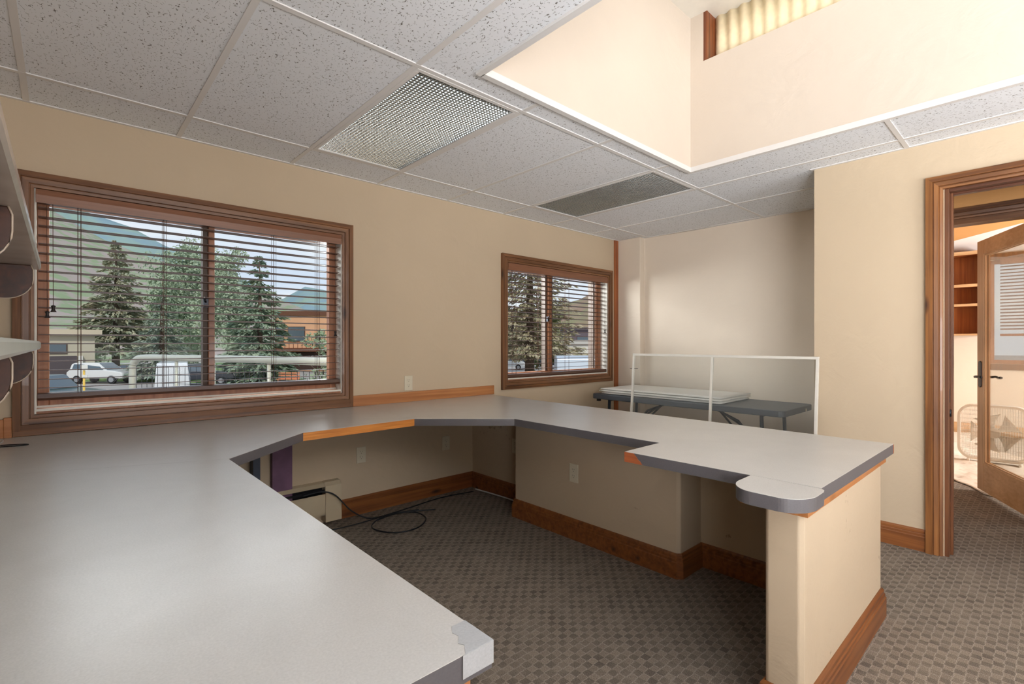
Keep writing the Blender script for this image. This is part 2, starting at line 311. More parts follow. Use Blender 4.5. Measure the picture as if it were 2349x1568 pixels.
# doorway wall: pier, lintel, and what lies behind the camera
XR = 3.74
b = MB(); b.prism([(XR, 1.075), (XR, .41), (XR+.14, .41), (XR+.14, .98), (4.93, .98), (4.93, 1.075)], 0, CZ)
b.box(XR, XR+.14, -.45, .41, 2.10, CZ); b.box(XR, XR+.14, -3.4, -.45, 0, CZ); struct('wall_right', b, 'wall')
b = MB(); b.box(-.36, .25, -3.4, -3.26, 0, CZ); b.box(2.85, XR, -3.4, -3.26, 0, CZ); b.box(.25, 2.85, -3.4, -3.26, 0, .7); b.box(.25, 2.85, -3.4, -3.26, 2.2, CZ); struct('wall_back', b, 'wall')

# ceiling: tile field, skylight opening and shaft, roof above
OX0, OX1, OY0, OY1 = 1.345, 3.15, -1.2, 1.65
b = MB()
XL = [-.124+.614*n for n in range(9)]; YL = [-3.09+1.0*0, -1.86, -.64, .58, 1.80, 3.0]
LIGHTS = [(1.104, 1.718), (2.946, 3.56)]
def tile_poly(x0, x1, y0, y1): 
    if x1-x0 > .01 and y1-y0 > .01: b.box(x0, x1, y0, y1, CZ, CZ+.016)
xs = [-.6]+XL+[5.2]; ys = [-3.4]+YL+[YA+.01]
for i in range(len(xs)-1):
    for k in range(len(ys)-1):
        x0, x1, y0, y1 = xs[i], xs[i+1], ys[k], ys[k+1]
        if abs(y0-1.80) < .01 and any(abs(x0-l[0]) < .02 for l in LIGHTS): continue
        if x1 <= OX0 or x0 >= OX1 or y1 <= OY0 or y0 >= OY1: tile_poly(x0, x1, y0, y1); continue
        if x0 < OX0: tile_poly(x0, OX0, y0, y1)
        if x1 > OX1: tile_poly(OX1, x1, y0, y1)
        if y0 < OY0: tile_poly(max(x0, OX0), min(x1, OX1), y0, OY0)
        if y1 > OY1: tile_poly(max(x0, OX0), min(x1, OX1), OY1, y1)
ceil = struct('ceiling', b, 'tile')
b = MB(); T = .012; g0, g1 = CZ-.004, CZ+.012
for x in XL:
    for (ya, yb) in ([(-3.4, OY0), (OY1, YA)] if OX0 < x < OX1 else [(-3.4, YA)]): b.box(x-T, x+T, ya, yb, g0, g1)
for y in YL:
    for (xa, xb) in ([(-.36, OX0), (OX1, 4.9)] if OY0 < y < OY1 else [(-.36, 4.9)]): b.box(xa, xb, y-T, y+T, g0-.0006, g1)
b.box(-.36, 4.95, YA-.02, YA, g0-.001, g1); b.box(-.36, -.34, -3.3, YA, g0-.001, g1); b.box(XR-.02, XR, -3.3, 1.075, g0-.001, g1)
b.box(XR-.02, 4.95, 1.075, 1.095, g0-.001, g1)
struct('ceiling_grid', b, 'tbar', parent=ceil)
b = MB()
for a in [(OX0-.025, OX0+.004, OY0-.025, OY1+.025), (OX1-.004, OX1+.025, OY0-.025, OY1+.025), (OX0, OX1, OY1-.004, OY1+.025), (OX0, OX1, OY0-.025, OY0+.004)]: b.box(a[0], a[1], a[2], a[3], CZ-.012, CZ+.02)
struct('opening_edge_trim', b, 'tbar', parent=ceil)
b = MB(); ST = 3.42; t_ = .14
b.box(OX0-t_, OX1+t_, OY1, OY1+t_, CZ+.017, ST); b.box(OX0-t_, OX1+t_, OY0-t_, OY0, CZ+.017, ST); b.box(OX0-t_, OX0, OY0, OY1, CZ+.017, ST)
hy0, hy1, hz0, hz1 = .30, 1.56, 3.10, 4.2
b2 = MB()
b.box(OX1, OX1+t_, OY0, .30, CZ+.017, ST); b.box(OX1, OX1+t_, 1.56, OY1, CZ+.017, ST); b.box(OX1, OX1+t_, .30, 1.56, CZ+.017, 3.095)
struct('wall_skylight_shaft', b, 'shaft')
# clerestory opening above: brown jamb and corrugated panel
b = MB(); b.box(OX1+.002, OX1+.145, 1.535, 1.562, 3.09, ST+.0); jm = struct('trim_clerestory', b, wood('clerestory_jamb', (150, 84, 44), (96, 50, 28), 'Z', knots=False))
b = MB(); n = 96
vs = []; 
for i in range(n+1):
    y = .30+(1.535-.30)*i/n; x = OX1+.118+.011*math.sin(2*PI*y/.076); vs += [(x, y, 3.09), (x, y, ST)]
b.add(vs, [(2*i, 2*i+2, 2*i+3, 2*i+1) for i in range(n)], True)
m = mat('corrugated_fibreglass', (252, 236, 200), .55, ns=30, amt=.10, detail=6)
cor = struct('window_3', b, m); s_ = cor.modifiers.new('s', 'SOLIDIFY'); s_.thickness = .003
b = MB(); b.box(OX0-t_, OX1+.4, OY0-t_, OY1+t_, ST, ST+.05); b.box(-.7, OX0-t_, -3.5, YA+.3, CZ+.12, CZ+.2); b.box(OX1+.4, 5.2, -3.5, YA+.3, CZ+.12, CZ+.2)  # opaque slab over the shaft is added to keep the sun out
b.box(OX0-t_, OX1+.4, -3.5, OY0-t_, CZ+.12, CZ+.2); b.box(OX0-t_, OX1+.4, OY1+t_, YA+.3, CZ+.12, CZ+.2); b.box(OX1+t_+.1, OX1+.4, OY0-t_, OY1+t_, CZ+.2, ST)
struct('roof', b, 'white')

# pony wall under the reception counter
PW = [(2.60, YA), (2.60, 2.55), (2.365, 2.55), (2.365, 1.315), (2.38, 1.30), (2.60, 1.30), (2.60, .63), (1.70, .63), (1.69, .62), (1.69, .53), (1.705, .515), (2.71, .515), (2.71, YA)]
b = MB(); b.prism(PW, 0, .729); struct('wall_partition', b, 'pony', .004)
def sweep(b, path, prof, closed=False):      # prof (offset to the right of travel, z); mitred
    n = len(path); rows = []
    for i in range(n):
        p = Vector(path[i]); 
        d1 = (p-Vector(path[i-1])).normalized() if (i or closed) else None; d2 = (Vector(path[(i+1) % n])-p).normalized() if (i < n-1 or closed) else None
        d1 = d1 or d2; d2 = d2 or d1; n1 = Vector((d1.y, -d1.x)); n2 = Vector((d2.y, -d2.x)); mm = (n1+n2); mm = mm/max(.3, mm.dot(n1)) if mm.length > 1e-6 else n1
        rows.append([(p.x+mm.x*o, p.y+mm.y*o, z) for o, z in prof])
    k = len(prof); vs = [v for r in rows for v in r]
    fs = [(i*k+j, i*k+(j+1) % k, ((i+1) % n)*k+(j+1) % k, ((i+1) % n)*k+j) for i in range(n if closed else n-1) for j in range(k)]
    if not closed: fs += [tuple(range(k)), tuple(range((n-1)*k, n*k))[::-1]]
    b.add(vs, fs)
BP = [(0, 0), (.018, 0), (.018, .083), (.0145, .087), (.0145, .099), (.0105, .103), (.0105, .117), (.004, .127), (0, .127)]
b = MB(); sweep(b, [(1.425, YA)]+PW[0:1]+PW[1:4]+[(2.38, 1.30)]+PW[5:7]+[(1.69, .63), (1.69, .515), (2.71, .515), (2.71, YA-.6)], BP); struct('baseboard_partition', b, 'baseX')
b = MB(); sweep(b, [(XR, 1.0749), (XR, .495)], BP); struct('baseboard_right', b, 'baseY')
b = MB(); sweep(b, [(1.69, .70), (1.69, .515), (2.71, .515), (2.71, 3.3)], [(0, .689), (.016, .689), (.016, .7295), (0, .7295)]); o = struct('trim_1', b, 'orange')
b = MB(); b.box(4.625, 4.69, YA-.016, YA, 0, CZ-.005); struct('trim_2', b, wood('orange_corner_strip', (184, 108, 58), (140, 76, 42), 'Z', knots=False), .002)

# casings
def casing(b, rect, prof, fn, sides='LTRB'):
    u0, u1, v0, v1 = rect
    P = [((u0, v0), (1, 1)), ((u0, v1), (1, -1)), ((u1, v1), (-1, -1)), ((u1, v0), (-1, 1))]
    segs = {'L': (0, 1), 'T': (1, 2), 'R': (2, 3), 'B': (3, 0)}
    k = len(prof)
    for s in sides:
        i, j = segs[s]; rows = []
        for q in (i, j):
            (u, v), (du, dv) = P[q]
            flat = 'B' not in sides and q in (0, 3)
            rows += [fn(u+du*d, v if flat else v+dv*d, h) for d, h in prof]
        b.add(rows, [(a, (a+1) % k, k+(a+1) % k, k+a) for a in range(k)]+[tuple(range(k)), tuple(range(k, 2*k))[::-1]])
CP = [(0, 0), (0, .026), (.028, .028), (.030, .020), (.0325, .020), (.034, .024), (.056, .022), (.058, .014), (.0605, .014), (.062, .017), (.074, .014), (.076, 0)]
fnA = lambda u, v, h: (u, YA-h, v)
def window(n, rect, outer, mull, blind_label, cord_xs, ladders, rail_z, sash, tassels):
    w_ = thing_s = bpy.data.objects.new('window_%d' % n, None); C.objects.link(w_); w_.location = ((rect[0]+rect[1])/2, YA, rect[2]); w_['kind'] = 'structure'; WL[w_.name] = tuple(w_.location)
    b = MB(); casing(b, outer, CP, fnA, 'LR'); obj('casing_side', b, 'trimZ', w_)
    b = MB(); casing(b, outer, CP, fnA, 'TB'); obj('casing_rail', b, 'trimX', w_)
    x0, x1, z0, z1 = rect
    if n == 1: b = MB(); b.box(outer[0], outer[1], YA-.018, YA-.0005, .773, outer[2]+.002); obj('apron', b, 'trimX', w_, .002)
    # plastered reveal, sill board, sash frame, glass
    b = MB(); e = .006
    b.box(x0-.001, x0+e, YA-.004, YA+.13, z0, z1); b.box(x1-e, x1+.001, YA-.004, YA+.13, z0, z1); obj('reveal', b, 'white', w_)
    b = MB(); b.box(x0, x1, YA-.002, YA+.14, z0-.001, z0+.022); obj('window_sill', b, 'wfr', w_, .003)
    b = MB(); b.box(x0, x1, YA+.075, YA+.085, z0+.02, z0+.032); b.box(x0+.005, x1-.005, YA-.006, YA+.004, z0+.012, z0+.0235); part(obj('sill_caulk', b, 'white', w_), 'white caulk line along the sill')
    y0, y1 = YA+.085, YA+.135; fr = .045
    b = MB(); b.box(x0+e, x0+e+fr, y0, y1, z0+.02, z1); b.box(x1-e-fr, x1-e, y0, y1, z0+.02, z1); b.box(x0+e+fr, x1-e-fr, y0, y1, z1-.055, z1); b.box(x0+e+fr, x1-e-fr, y0, y1, z0+.02, z0+.066); obj('window_frame', b, 'wfr', w_, .003)
    b = MB(); b.box(mull[0], mull[1], y0-.012, y1-.004, z0+.066, z1-.055); o = obj('mullion', b, 'wfr', w_, .003)
    b = MB(); b.box(mull[0]-.026, mull[0]-.001, y0+.008, y1+.01, z0+.05, z1-.05)
    if sash: b.box(mull[1]+.02, mull[1]+.045, y0+.02, y1+.02, z0+.05, z1-.05); b.box(x1-.115, x1-.09, y0+.02, y1+.04, z0+.05, z1-.05)
    part(obj('screen_frame', b, mat('pale_sash_%d' % n, (84, 70, 60), .6), w_), 'dark screen frame')
    b = MB(); zc = z0+.56; b.box(mull[0]-.03, mull[0]-.004, y0-.03, y0-.012, zc, zc+.05); b.tube([(mull[0]-.017, y0-.03, zc+.03), (mull[0]-.03, y0-.05, zc+.055)], .006, 6); obj('latch', b, 'steel', w_)
    b = MB(); b.box(x0+.04, x1-.04, y1-.02, y1-.016, z0+.05, z1-.04); obj('glass_pane', b, 'pane', w_)
    # blind
    t = thing('venetian_blind', blind_label, 'blind', ((x0+x1)/2, YA+.03, z1-.06))
    b = MB(); b.ext([(YA-.012, z1-.068), (YA-.002, z1-.066), (YA-.002, z1-.002), (YA-.012, z1-.002), (YA-.016, z1-.03)], lambda u, v, w: (w, u, v), x0+.004, x1-.004); obj('valance', b, 'valance', t)
    b = MB(); b.box(x0+.012, x1-.012, YA+.004, YA+.056, z1-.06, z1-.006); obj('head_rail', b, 'slat', t)
    b = MB(); z = z1-.085; i = 0; yc = YA+.032
    while z > rail_z+.03:
        ja = R.uniform(-.0015, .0015); hw = .0245
        prof = [(-hw, -.0008), (-hw, .0024), (-.012, .0030), (.012, .0018), (hw, -.0004), (hw, -.0034), (.012, -.0014), (-.012, -.0002)]
        b.ext([(yc+u, z+v+ja) for u, v in prof], lambda u, v, w: (w, u, v), x0+.012, x1-.012); z -= .0447; i += 1
    obj('slats', b, 'slat', t)
    b = MB(); b.ext([(yc-.024, rail_z-.024), (yc-.031, rail_z-.012), (yc-.027, rail_z+.008), (yc+.015, rail_z+.012), (yc+.02, rail_z-.020)], lambda u, v, w: (w, u, v), x0+.010, x1-.010); obj('bottom_rail', b, 'slat', t)
    for x in ladders:
        for dx in (-.006, .006):
            for dy in (-.027, .027): b = MB(); b.tube([(x+dx, yc+dy, z1-.06), (x+dx, yc+dy, rail_z)], .0011, 5); obj('ladder_cord', b, 'cord', t)
    for (x, zt) in tassels:
        b = MB(); b.tube([(x, yc-.034, z1-.06), (x+.002, yc-.034, zt+.03)], .0013, 5); c = obj('pull_cord', b, 'cord', t)
        b = MB(); b.lathe([(.004, .034), (.010, .030), (.006, .020), (.008, .008), (.013, .0)], (x+.002, yc-.034, zt), 10); obj('tassel', b, 'tassel', c)
    return t
window(1, WA, (-.171, 1.521, .799, 2.051), (.655, .687), 'wide brown wooden blind hanging open in the larger window', [], [.07, .43, 1.01, 1.29], .962, False, [(-.052, 1.345), (-.030, 1.375), (1.40, 1.27)])
window(2, WB, (2.924, 4.576, .801, 2.033), (3.625, 3.675), 'smaller brown wooden blind hanging open in the alcove end window', [], [3.12, 3.46, 3.86, 4.30], .925, True, [(3.055, 1.33), (3.07, 1.355), (4.455, 1.335)])

# ------------------------------------------------------------------ outlets
def outlet(name, label, c, nrm, grp='wall outlets'):
    t = thing(name, label, 'outlet', c, None); n = Vector(nrm); u = Vector((n.y, -n.x, 0)); C0 = Vector(c)
    def P(a, z, h): q = C0+u*a+n*h; return (q.x, q.y, q.z+z)
    b = MB(); b.ext([(-.035, -.057), (.035, -.057), (.035, .057), (-.035, .057)], lambda a, z, h: P(a, z, h), 0.0005, .006); obj('cover_plate', b, 'plate', t, .002)
    for dz in (-.0195, .0195):
        b = MB(); b.ext([(.0165*math.cos(q)*1.0, dz+.0145*math.sin(q)) for q in [2*PI*i/14 for i in range(14)]], lambda a, z, h: P(a, z, h), .006, .0075); r = obj('receptacle', b, 'plate', t)
        b = MB(); b.ext([(-.007, dz+.001), (-.0055, dz+.001), (-.0055, dz+.009), (-.007, dz+.009)], P, .0076, .0082); b.ext([(.0055, dz+.001), (.007, dz+.001), (.007, dz+.009), (.0055, dz+.009)], P, .0076, .0082); b.ext([(-.002, dz-.009), (.002, dz-.009), (.002, dz-.005), (-.002, dz-.005)], P, .0076, .0082); obj('slots', b, 'slot', r)
    return t
outlet('wall_outlet', 'ivory duplex outlet on the wall above the wooden backsplash', (1.976, YA, .914), (0, -1, 0))
outlet('wall_outlet', 'duplex outlet under the counter, above the baseboard beside the heater', (1.590, YA, .42), (0, -1, 0))
outlet('wall_outlet', 'shaded duplex outlet under the counter, near the dark inside corner', (2.325, YA, .405), (0, -1, 0))
outlet('wall_outlet', 'duplex outlet on the scuffed low wall below the right counter', (2.365, 2.01, .41), (-1, 0, 0))
outlet('wall_outlet', 'barely lit outlet on the recessed end of the low wall by the corner', (2.60, 2.80, .425), (-1, 0, 0))

# ================================================================== COUNTER
def counter(name, label, poly, edges_skip=(), z0=.730, z1=.772):
    t = thing(name, label, 'countertop', (poly[0][0], poly[0][1], z0))
    b = MB(); b.prism(poly, z1-.0012, z1); 
    obj('laminate_top', b, 'top', t)
    b = MB(); n = len(poly)
    cx_ = sum(p[0] for p in poly)/n; cy_ = sum(p[1] for p in poly)/n
    a = sum(poly[i][0]*poly[(i+1) % n][1]-poly[(i+1) % n][0]*poly[i][1] for i in range(n)); pl = poly if a > 0 else poly[::-1]
    b.prism(pl, z0, z1-.0012); obj('edge_band', b, 'edge', t)
    return t
SA = (.480, 2.152); SB = (1.550, 2.554)
cl = counter('countertop', 'long grey countertop nearest the camera, with a taped chipped corner', [(-.355, .565), (.481, .571), SA, (-.355, 2.498)])
cm = counter('countertop', 'grey countertop section running under the larger window', [(-.355, 2.4995), (.480, 2.1535), (.895, 2.531), (1.549, 2.554), (1.549, YA-.003), (-.355, YA-.003)])
cr = counter('countertop', 'grey reception countertop resting on the low cream wall', [(1.5505, 2.554), (1.987, 2.152), (1.991, 1.191), (1.724, 1.192), (1.737, .480), (2.735, .473), (2.773, YA-.003), (1.5505, YA-.003)])
cap = [(1.7325, .480)]+[(1.7325, .690)]+[(1.640-.099*math.sin(q*PI/2/16), .612+.078*math.cos(q*PI/2/16)) for q in range(0, 17)]+[(1.541+.100*(1-math.cos(q*PI/2/16)), .545-.082*math.sin(q*PI/2/16)) for q in range(0, 17)]+[(1.700, .463), (1.722, .468)]
ce = counter('countertop', 'rounded grey end piece capping the low wall', cap, z1=.7715)
b = MB(); 
b.box(.897, 1.5485, 2.5495, 2.5495, .73, .7705)
d = Vector((1.549-.895, 2.554-2.531)).normalized(); nn = Vector((d.y, -d.x))
b = MB(); p0, p1 = Vector((.896, 2.531)), Vector((1.549, 2.554)); b.prism([tuple(p0+nn*.0012), tuple(p1+nn*.0012), tuple(p1-nn*.002), tuple(p0-nn*.002)], .7302, .7705); part(obj('raw_wood_edge', b, 'rawedge', cm), 'bare orange wood edge without laminate')
b = MB(); b.ext([(1.193, .7305), (1.110, .7305), (1.118, .742), (1.128, .748), (1.136, .758), (1.150, .7708), (1.193, .7708)], lambda u, v, w: (w+(1.193-u)*.0196, u, v), 1.7225, 1.728); part(obj('raw_wood_edge', b, 'rawred', cr), 'bare reddish wood where laminate broke off')
b = MB(); b.prism([(2.728, .4722), (2.7362, .4722), (2.7366, .488), (2.733, .49)], .7305, .7705); part(obj('raw_wood_edge', b, 'rawred', cr), 'bare reddish wood corner')
# taped, chipped corner of the near counter
b = MB(); b.prism([(.430, .5695), (.442, .588), (.437, .597), (.449, .612), (.4465, .625), (.456, .640), (.4822, .640), (.4825, .5695)], .772, .7726); part(obj('corner_tape', b, 'tape', cl), 'clear tape over chipped laminate corner')
b = MB(); b.box(.425, .4825, .5685, .5697, .738, .7722); b.box(.4812, .4824, .5697, .612, .74, .7722); part(obj('edge_tape', b, 'tape', cl), 'clear tape wrapped down the edge')
# supports below
b = MB(); b.box(-.355, .35, .60, .64, 0, .7295); struct('wall_shade_panel', b, 'orange')  # unseen panel added to keep light out from under the counter
b = MB(); b.box(.36, .46, .595, .66, 0, .7295); tag(obj('support_post', b, 'orange', None, .003), 'short reddish wooden post under the taped counter corner', 'post')
b = MB(); b.box(.98, 1.10, YA-.045, YA-.003, .0, .728); tag(obj('support_board', b, 'purple'), 'purplish upright board under the counter against the window wall', 'board')
b = MB(); b.box(.86, .90, YA-.08, YA-.004, .0, .728); b.box(.84, .92, YA-.09, YA-.004, .715, .7285); tag(obj('metal_support', b, 'dkmetal'), 'dark slate metal support under the counter beside the purplish board', 'support')
for x in (-.1,): pass
# backsplash
b = MB(); b.box(1.522, 2.83, YA-.02, YA-.0005, .772, .848); struct('trim_3', b, 'orange', .002)
b = MB(); b.box(-.2, -.172, YA-.02, YA-.0005, .772, .868); b.box(-.355, -.2, YA-.02, YA-.0005, .772, .86); struct('trim_4', b, 'orange', .002)

# heater
t = thing('baseboard_heater', 'cream metal baseboard heater on the wall under the counter', 'heater', (.9, YA, .04))
HP = [(0, .28), (-.030, .278), (-.052, .262), (-.052, .235), (0, .235)]
b = MB(); b.ext([(YA-.0, .285), (YA-.045, .280), (YA-.066, .262), (YA-.064, .258), (YA-.043, .272), (YA, .278)], lambda u, v, w: (w, u, v), .2, 1.318); obj('hood', b, 'heater', t)
b = MB(); b.box(.2, 1.318, YA-.070, YA-.066, .075, .212); b.box(.2, 1.318, YA-.07, YA-.05, .07, .077); obj('front_panel', b, 'heater', t)
b = MB(); b.box(.2, 1.318, YA-.012, YA-.001, .06, .275); b.box(.2, 1.318, YA-.058, YA-.054, .225, .24); 
for i in range(54): b.box(.21+i*.0205, .212+i*.0205, YA-.055, YA-.012, .12, .2)
b.tube([(.2, YA-.034, .16), (1.318, YA-.034, .16)], .011, 8); obj('fin_element', b, 'fins', t)
b = MB(); b.ext([(YA-.001, .287), (YA-.046, .284), (YA-.070, .262), (YA-.076, .22), (YA-.076, .022), (YA-.001, .022)], lambda u, v, w: (w, u, v), 1.305, 1.416); obj('end_cap', b, 'heater', t, .003)

# cables
def smooth(pts, k=8, closed=False):
    P_ = [Vector(p) for p in pts]; out = []; n = len(P_)
    for i in range(n if closed else n-1):
        a, b_, c, d_ = (P_[(i-1) % n], P_[i], P_[(i+1) % n], P_[(i+2) % n]) if closed else (P_[max(i-1, 0)], P_[i], P_[i+1], P_[min(i+2, n-1)])
        for j in range(k):
            t_ = j/k; out.append(.5*((2*b_)+(c-a)*t_+(2*a-5*b_+4*c-d_)*t_*t_+(3*b_-a-3*c+d_)*t_**3))
    if not closed: out.append(P_[-1])
    return out
b = MB(); b.tube(smooth([(1.15, 3.262, .232), (1.27, 3.262, .236), (1.36, 3.25, .20), (1.46, 3.22, .08), (1.58, 3.19, .008), (1.75, 3.17, .006), (1.93, 3.12, .006)]), .0045, 8)
loop = [(1.60, 3.12, .007), (1.75, 3.14, .012), (1.88, 3.08, .007), (1.87, 2.93, .006), (1.74, 2.82, .006), (1.60, 2.83, .006), (1.52, 2.94, .006), (1.53, 3.06, .006), (1.66, 3.14, .014), (1.82, 3.13, .010), (2.02, 3.04, .006)]
b.tube(smooth(loop), .0045, 8)
b.tube(smooth([(.92, 3.18, .006), (1.2, 3.17, .006), (1.45, 3.15, .006), (1.7, 3.17, .008), (1.9, 3.20, .006), (2.2, 3.24, .006), (2.5, 3.20, .006)]), .004, 8)
tag(obj('power_cable', b, 'black'), 'black cable looped on the carpet under the counter', 'cable')
b = MB(); b.tube(smooth([(2.52, 3.20, .02), (2.55, 3.0, .016), (2.565, 2.8, .014), (2.55, 2.62, .012)]), .006, 8); tag(obj('cable', b, 'cable'), 'thin grey cable along the baseboard in the dark corner', 'cable')
b = MB()
for k in range(4):
    rr = .055+.008*k; b.tube([( -.265+rr*math.cos(q)*1.0, 3.06+rr*1.1*math.sin(q), .778+.006*k+.004*math.sin(q*2)) for q in [2*PI*i/28 for i in range(28)]], .0028, 6, closed=True)
co = tag(obj('cable_coil', b, 'cable'), 'coiled grey cable lying on the counter below the wall shelf', 'cable')
b = MB(); b.tube(smooth([(-.21, 3.09, .776), (-.16, 3.08, .775), (-.115, 3.05, .776), (-.108, 3.03, .776), (-.14, 3.03, .775), (-.20, 3.05, .775)]), .0025, 6); obj('cable_end', b, 'black', co)

# ================================================================== SHELVES on the left wall
def shelf(label, z1, grey):
    t = thing('wall_shelf', label, 'shelf', (-.36, 3.1, z1)); x1 = -.067; z0 = z1-.037
    b = MB(); b.ext([(-.358, z0), (x1-.006, z0), (x1, z0+.008), (x1, z1-.008), (x1-.006, z1), (-.358, z1)], lambda u, v, w: (u, w, v), -.4, 3.1); obj('shelf_board', b, grey, t)
    for y in (2.95, 1.72, .55):
        prof = [(-.358, z0), (-.095, z0), (-.088, z0-.02), (-.088, z0-.06)]+[(-.088-.085*(1-math.cos(q)), z0-.06-.085*math.sin(q)) for q in [PI/2*i/8 for i in range(1, 9)]]+[(-.30, z0-.148), (-.358, z0-.150)]
        b = MB(); b.ext([(u, v-.0005) for u, v in prof], lambda u, v, w: (u, w, v), y-.012, y+.012); br = obj('bracket', b, 'shelfbr', t, .003)
        e = [(u+.0004, y-.0125, v) for u, v in prof[1:]]; b = MB(); b.tube(e, .0022, 5); part(obj('worn_edge', b, 'brededge', br), 'pale worn bracket edge')
    return t
M['shelfg'] = mat('shelf_worn_board', (190, 176, 166), .24, ns=7, amt=.16)
shelf('upper wall shelf with worn pale edge on brown brackets', 1.59, 'shelfg')
shelf('lower pale grey wall shelf at eye level on dark curved brackets', 1.230, 'shelfw')

# ================================================================== CEILING LIGHTS
def troffer(x0, x1, label):
    y0, y1 = 1.80, 3.0; t = thing('ceiling_light', label, 'ceiling light', ((x0+x1)/2, (y0+y1)/2, CZ))
    i = .012; b = MB(); f = .022
    for q in [(x0+i, x1-i, y0+i, y0+i+f), (x0+i, x1-i, y1-i-f, y1-i), (x0+i, x0+i+f, y0+i+f, y1-i-f), (x1-i-f, x1-i, y0+i+f, y1-i-f)]: b.box(*q, CZ-.006, CZ+.02)
    obj('frame', b, 'tbar', t, .002)
    X0, X1, Y0, Y1 = x0+i+f, x1-i-f, y0+i+f, y1-i-f
    b = MB(); 
    b.box(X0-.01, X0, Y0, Y1, CZ+.01, CZ+.11); b.box(X1, X1+.01, Y0, Y1, CZ+.01, CZ+.11); b.box(X0, X1, Y0-.01, Y0, CZ+.01, CZ+.11); b.box(X0, X1, Y1, Y1+.01, CZ+.01, CZ+.11); b.box(X0, X1, Y0, Y1, CZ+.11, CZ+.118)
    obj('housing', b, mat('troffer_housing', (176, 178, 178), .5), t)
    for k in range(3):
        x = X0+(X1-X0)*(k+.5)/3; b = MB(); b.tube([(x, Y0+.02, CZ+.078), (x, Y1-.02, CZ+.078)], .013, 10); obj('tube', b, 'white', t)
    b = MB(); nx, ny = 28, 58; h0, h1 = CZ+.001, CZ+.014
    def tri(c, w, f_, a, e): b.ext([(c-.0006, h0), (c+.0006, h0), (c+w, h1), (c-w, h1)], f_, a, e)
    for k in range(nx+1): tri(X0+(X1-X0)*k/nx, .0045, lambda u, v, w: (u, w, v), Y0, Y1)
    for k in range(ny+1): tri(Y0+(Y1-Y0)*k/ny, .0045, lambda u, v, w: (w, u, v), X0, X1)
    obj('louvre', b, 'louv', t)
M['louv'] = mat('mirror_louvre', (178, 182, 182), .2, metal=.95)
troffer(1.104, 1.718, 'silver louvred ceiling light nearer the larger window, unlit')
troffer(2.946, 3.56, 'silver louvred ceiling light beside the skylight opening, nearer the alcove')

# ================================================================== ALCOVE: folding table, sheets, framed panel
t = thing('folding_table', 'charcoal plastic folding table in the alcove', 'table', (4.28, 2.22, 0)); TZ = .717
def rrect(x0, x1, y0, y1, r, k=6):
    out = []
    for (cx_, cy_, a) in [(x1-r, y1-r, 0), (x0+r, y1-r, PI/2), (x0+r, y0+r, PI), (x1-r, y0+r, 1.5*PI)]: out += [(cx_+r*math.cos(a+PI/2*i/k), cy_+r*math.sin(a+PI/2*i/k)) for i in range(k+1)]
    return out
b = MB(); b.prism(rrect(3.93, 4.60, 1.33, 3.12, .05), TZ-.048, TZ); obj('table_top', b, 'tabl', t, .006)
for (yl, s) in ((1.50, 1), (2.98, -1)):
    for x in (4.02, 4.50):
        b = MB(); b.tube([(x, yl, .0), (x, yl, .03), (x, yl+.02*s, TZ-.05)], .0145, 10); obj('leg', b, 'tleg', t)
    b = MB(); b.tube([(4.02, yl+.01*s, .20), (4.50, yl+.01*s, .20)], .011, 8); obj('cross_bar', b, 'tleg', t); b = MB(); b.tube([(4.02, yl+.02*s, TZ-.06), (4.50, yl+.02*s, TZ-.06)], .011, 8); obj('cross_bar', b, 'tleg', t)
    b = MB(); b.tube([(4.26, yl+.01*s, .22), (4.26, yl+.30*s, .56), (4.26, yl+.55*s, TZ-.055)], .010, 8); obj('brace', b, 'tleg', t)
    b = MB(); b.tube([(4.04, yl+.02*s, .30), (4.26, yl+.46*s, .63)], .009, 8); b.tube([(4.48, yl+.02*s, .30), (4.26, yl+.46*s, .63)], .009, 8); obj('brace', b, 'tleg', t)
b = MB(); b.box(3.97, 4.0, 3.05, 3.08, TZ-.075, TZ-.048); obj('latch', b, 'steel', t)
b = MB(); b.tube([(4.40, 1.325, TZ-.03), (4.40, 1.322, TZ-.03)], .012, 10); obj('end_button', b, 'plate', t)
def sheet(label, x0, x1, y0, y1, z, th, seed, rot=0):
    b = MB(); nx, ny = 10, 26; vs = []; fs = []
    for s in (0, 1):
        for i in range(nx+1):
            for j in range(ny+1):
                x = x0+(x1-x0)*i/nx; y = y0+(y1-y0)*j/ny; e = min(i, nx-i, j, ny-j)
                dz = noise.noise(Vector((x*4, y*3, seed)))*.0012
                ed = .003 if e == 0 else 0
                vs.append((x, y, z+dz+(th-ed if s else ed)))
    k = (nx+1)*(ny+1); g = lambda s, i, j: s*k+i*(ny+1)+j
    for i in range(nx):
        for j in range(ny): fs += [(g(1, i, j), g(1, i+1, j), g(1, i+1, j+1), g(1, i, j+1)), (g(0, i, j), g(0, i, j+1), g(0, i+1, j+1), g(0, i+1, j))]
    for i in range(nx): fs += [(g(0, i, 0), g(0, i+1, 0), g(1, i+1, 0), g(1, i, 0)), (g(0, i, ny), g(1, i, ny), g(1, i+1, ny), g(0, i+1, ny))]
    for j in range(ny): fs += [(g(0, 0, j), g(1, 0, j), g(1, 0, j+1), g(0, 0, j+1)), (g(0, nx, j), g(0, nx, j+1), g(1, nx, j+1), g(1, nx, j))]
    b.add(vs, fs, True)
    return tag(obj('foam_sheet', b, 'foam'), label, 'sheet', 'white sheets stacked on the folding table')
sheet('lowest white foam sheet of the stack, lying on the folding table', 3.985, 4.56, 1.83, 3.03, TZ+.002, .017, 1)
sheet('middle white foam sheet of the stack on the folding table', 3.97, 4.57, 1.82, 3.05, TZ+.0225, .017, 5)
sheet('topmost white foam sheet of the stack on the folding table', 3.975, 4.58, 1.825, 3.04, TZ+.043, .016, 9)

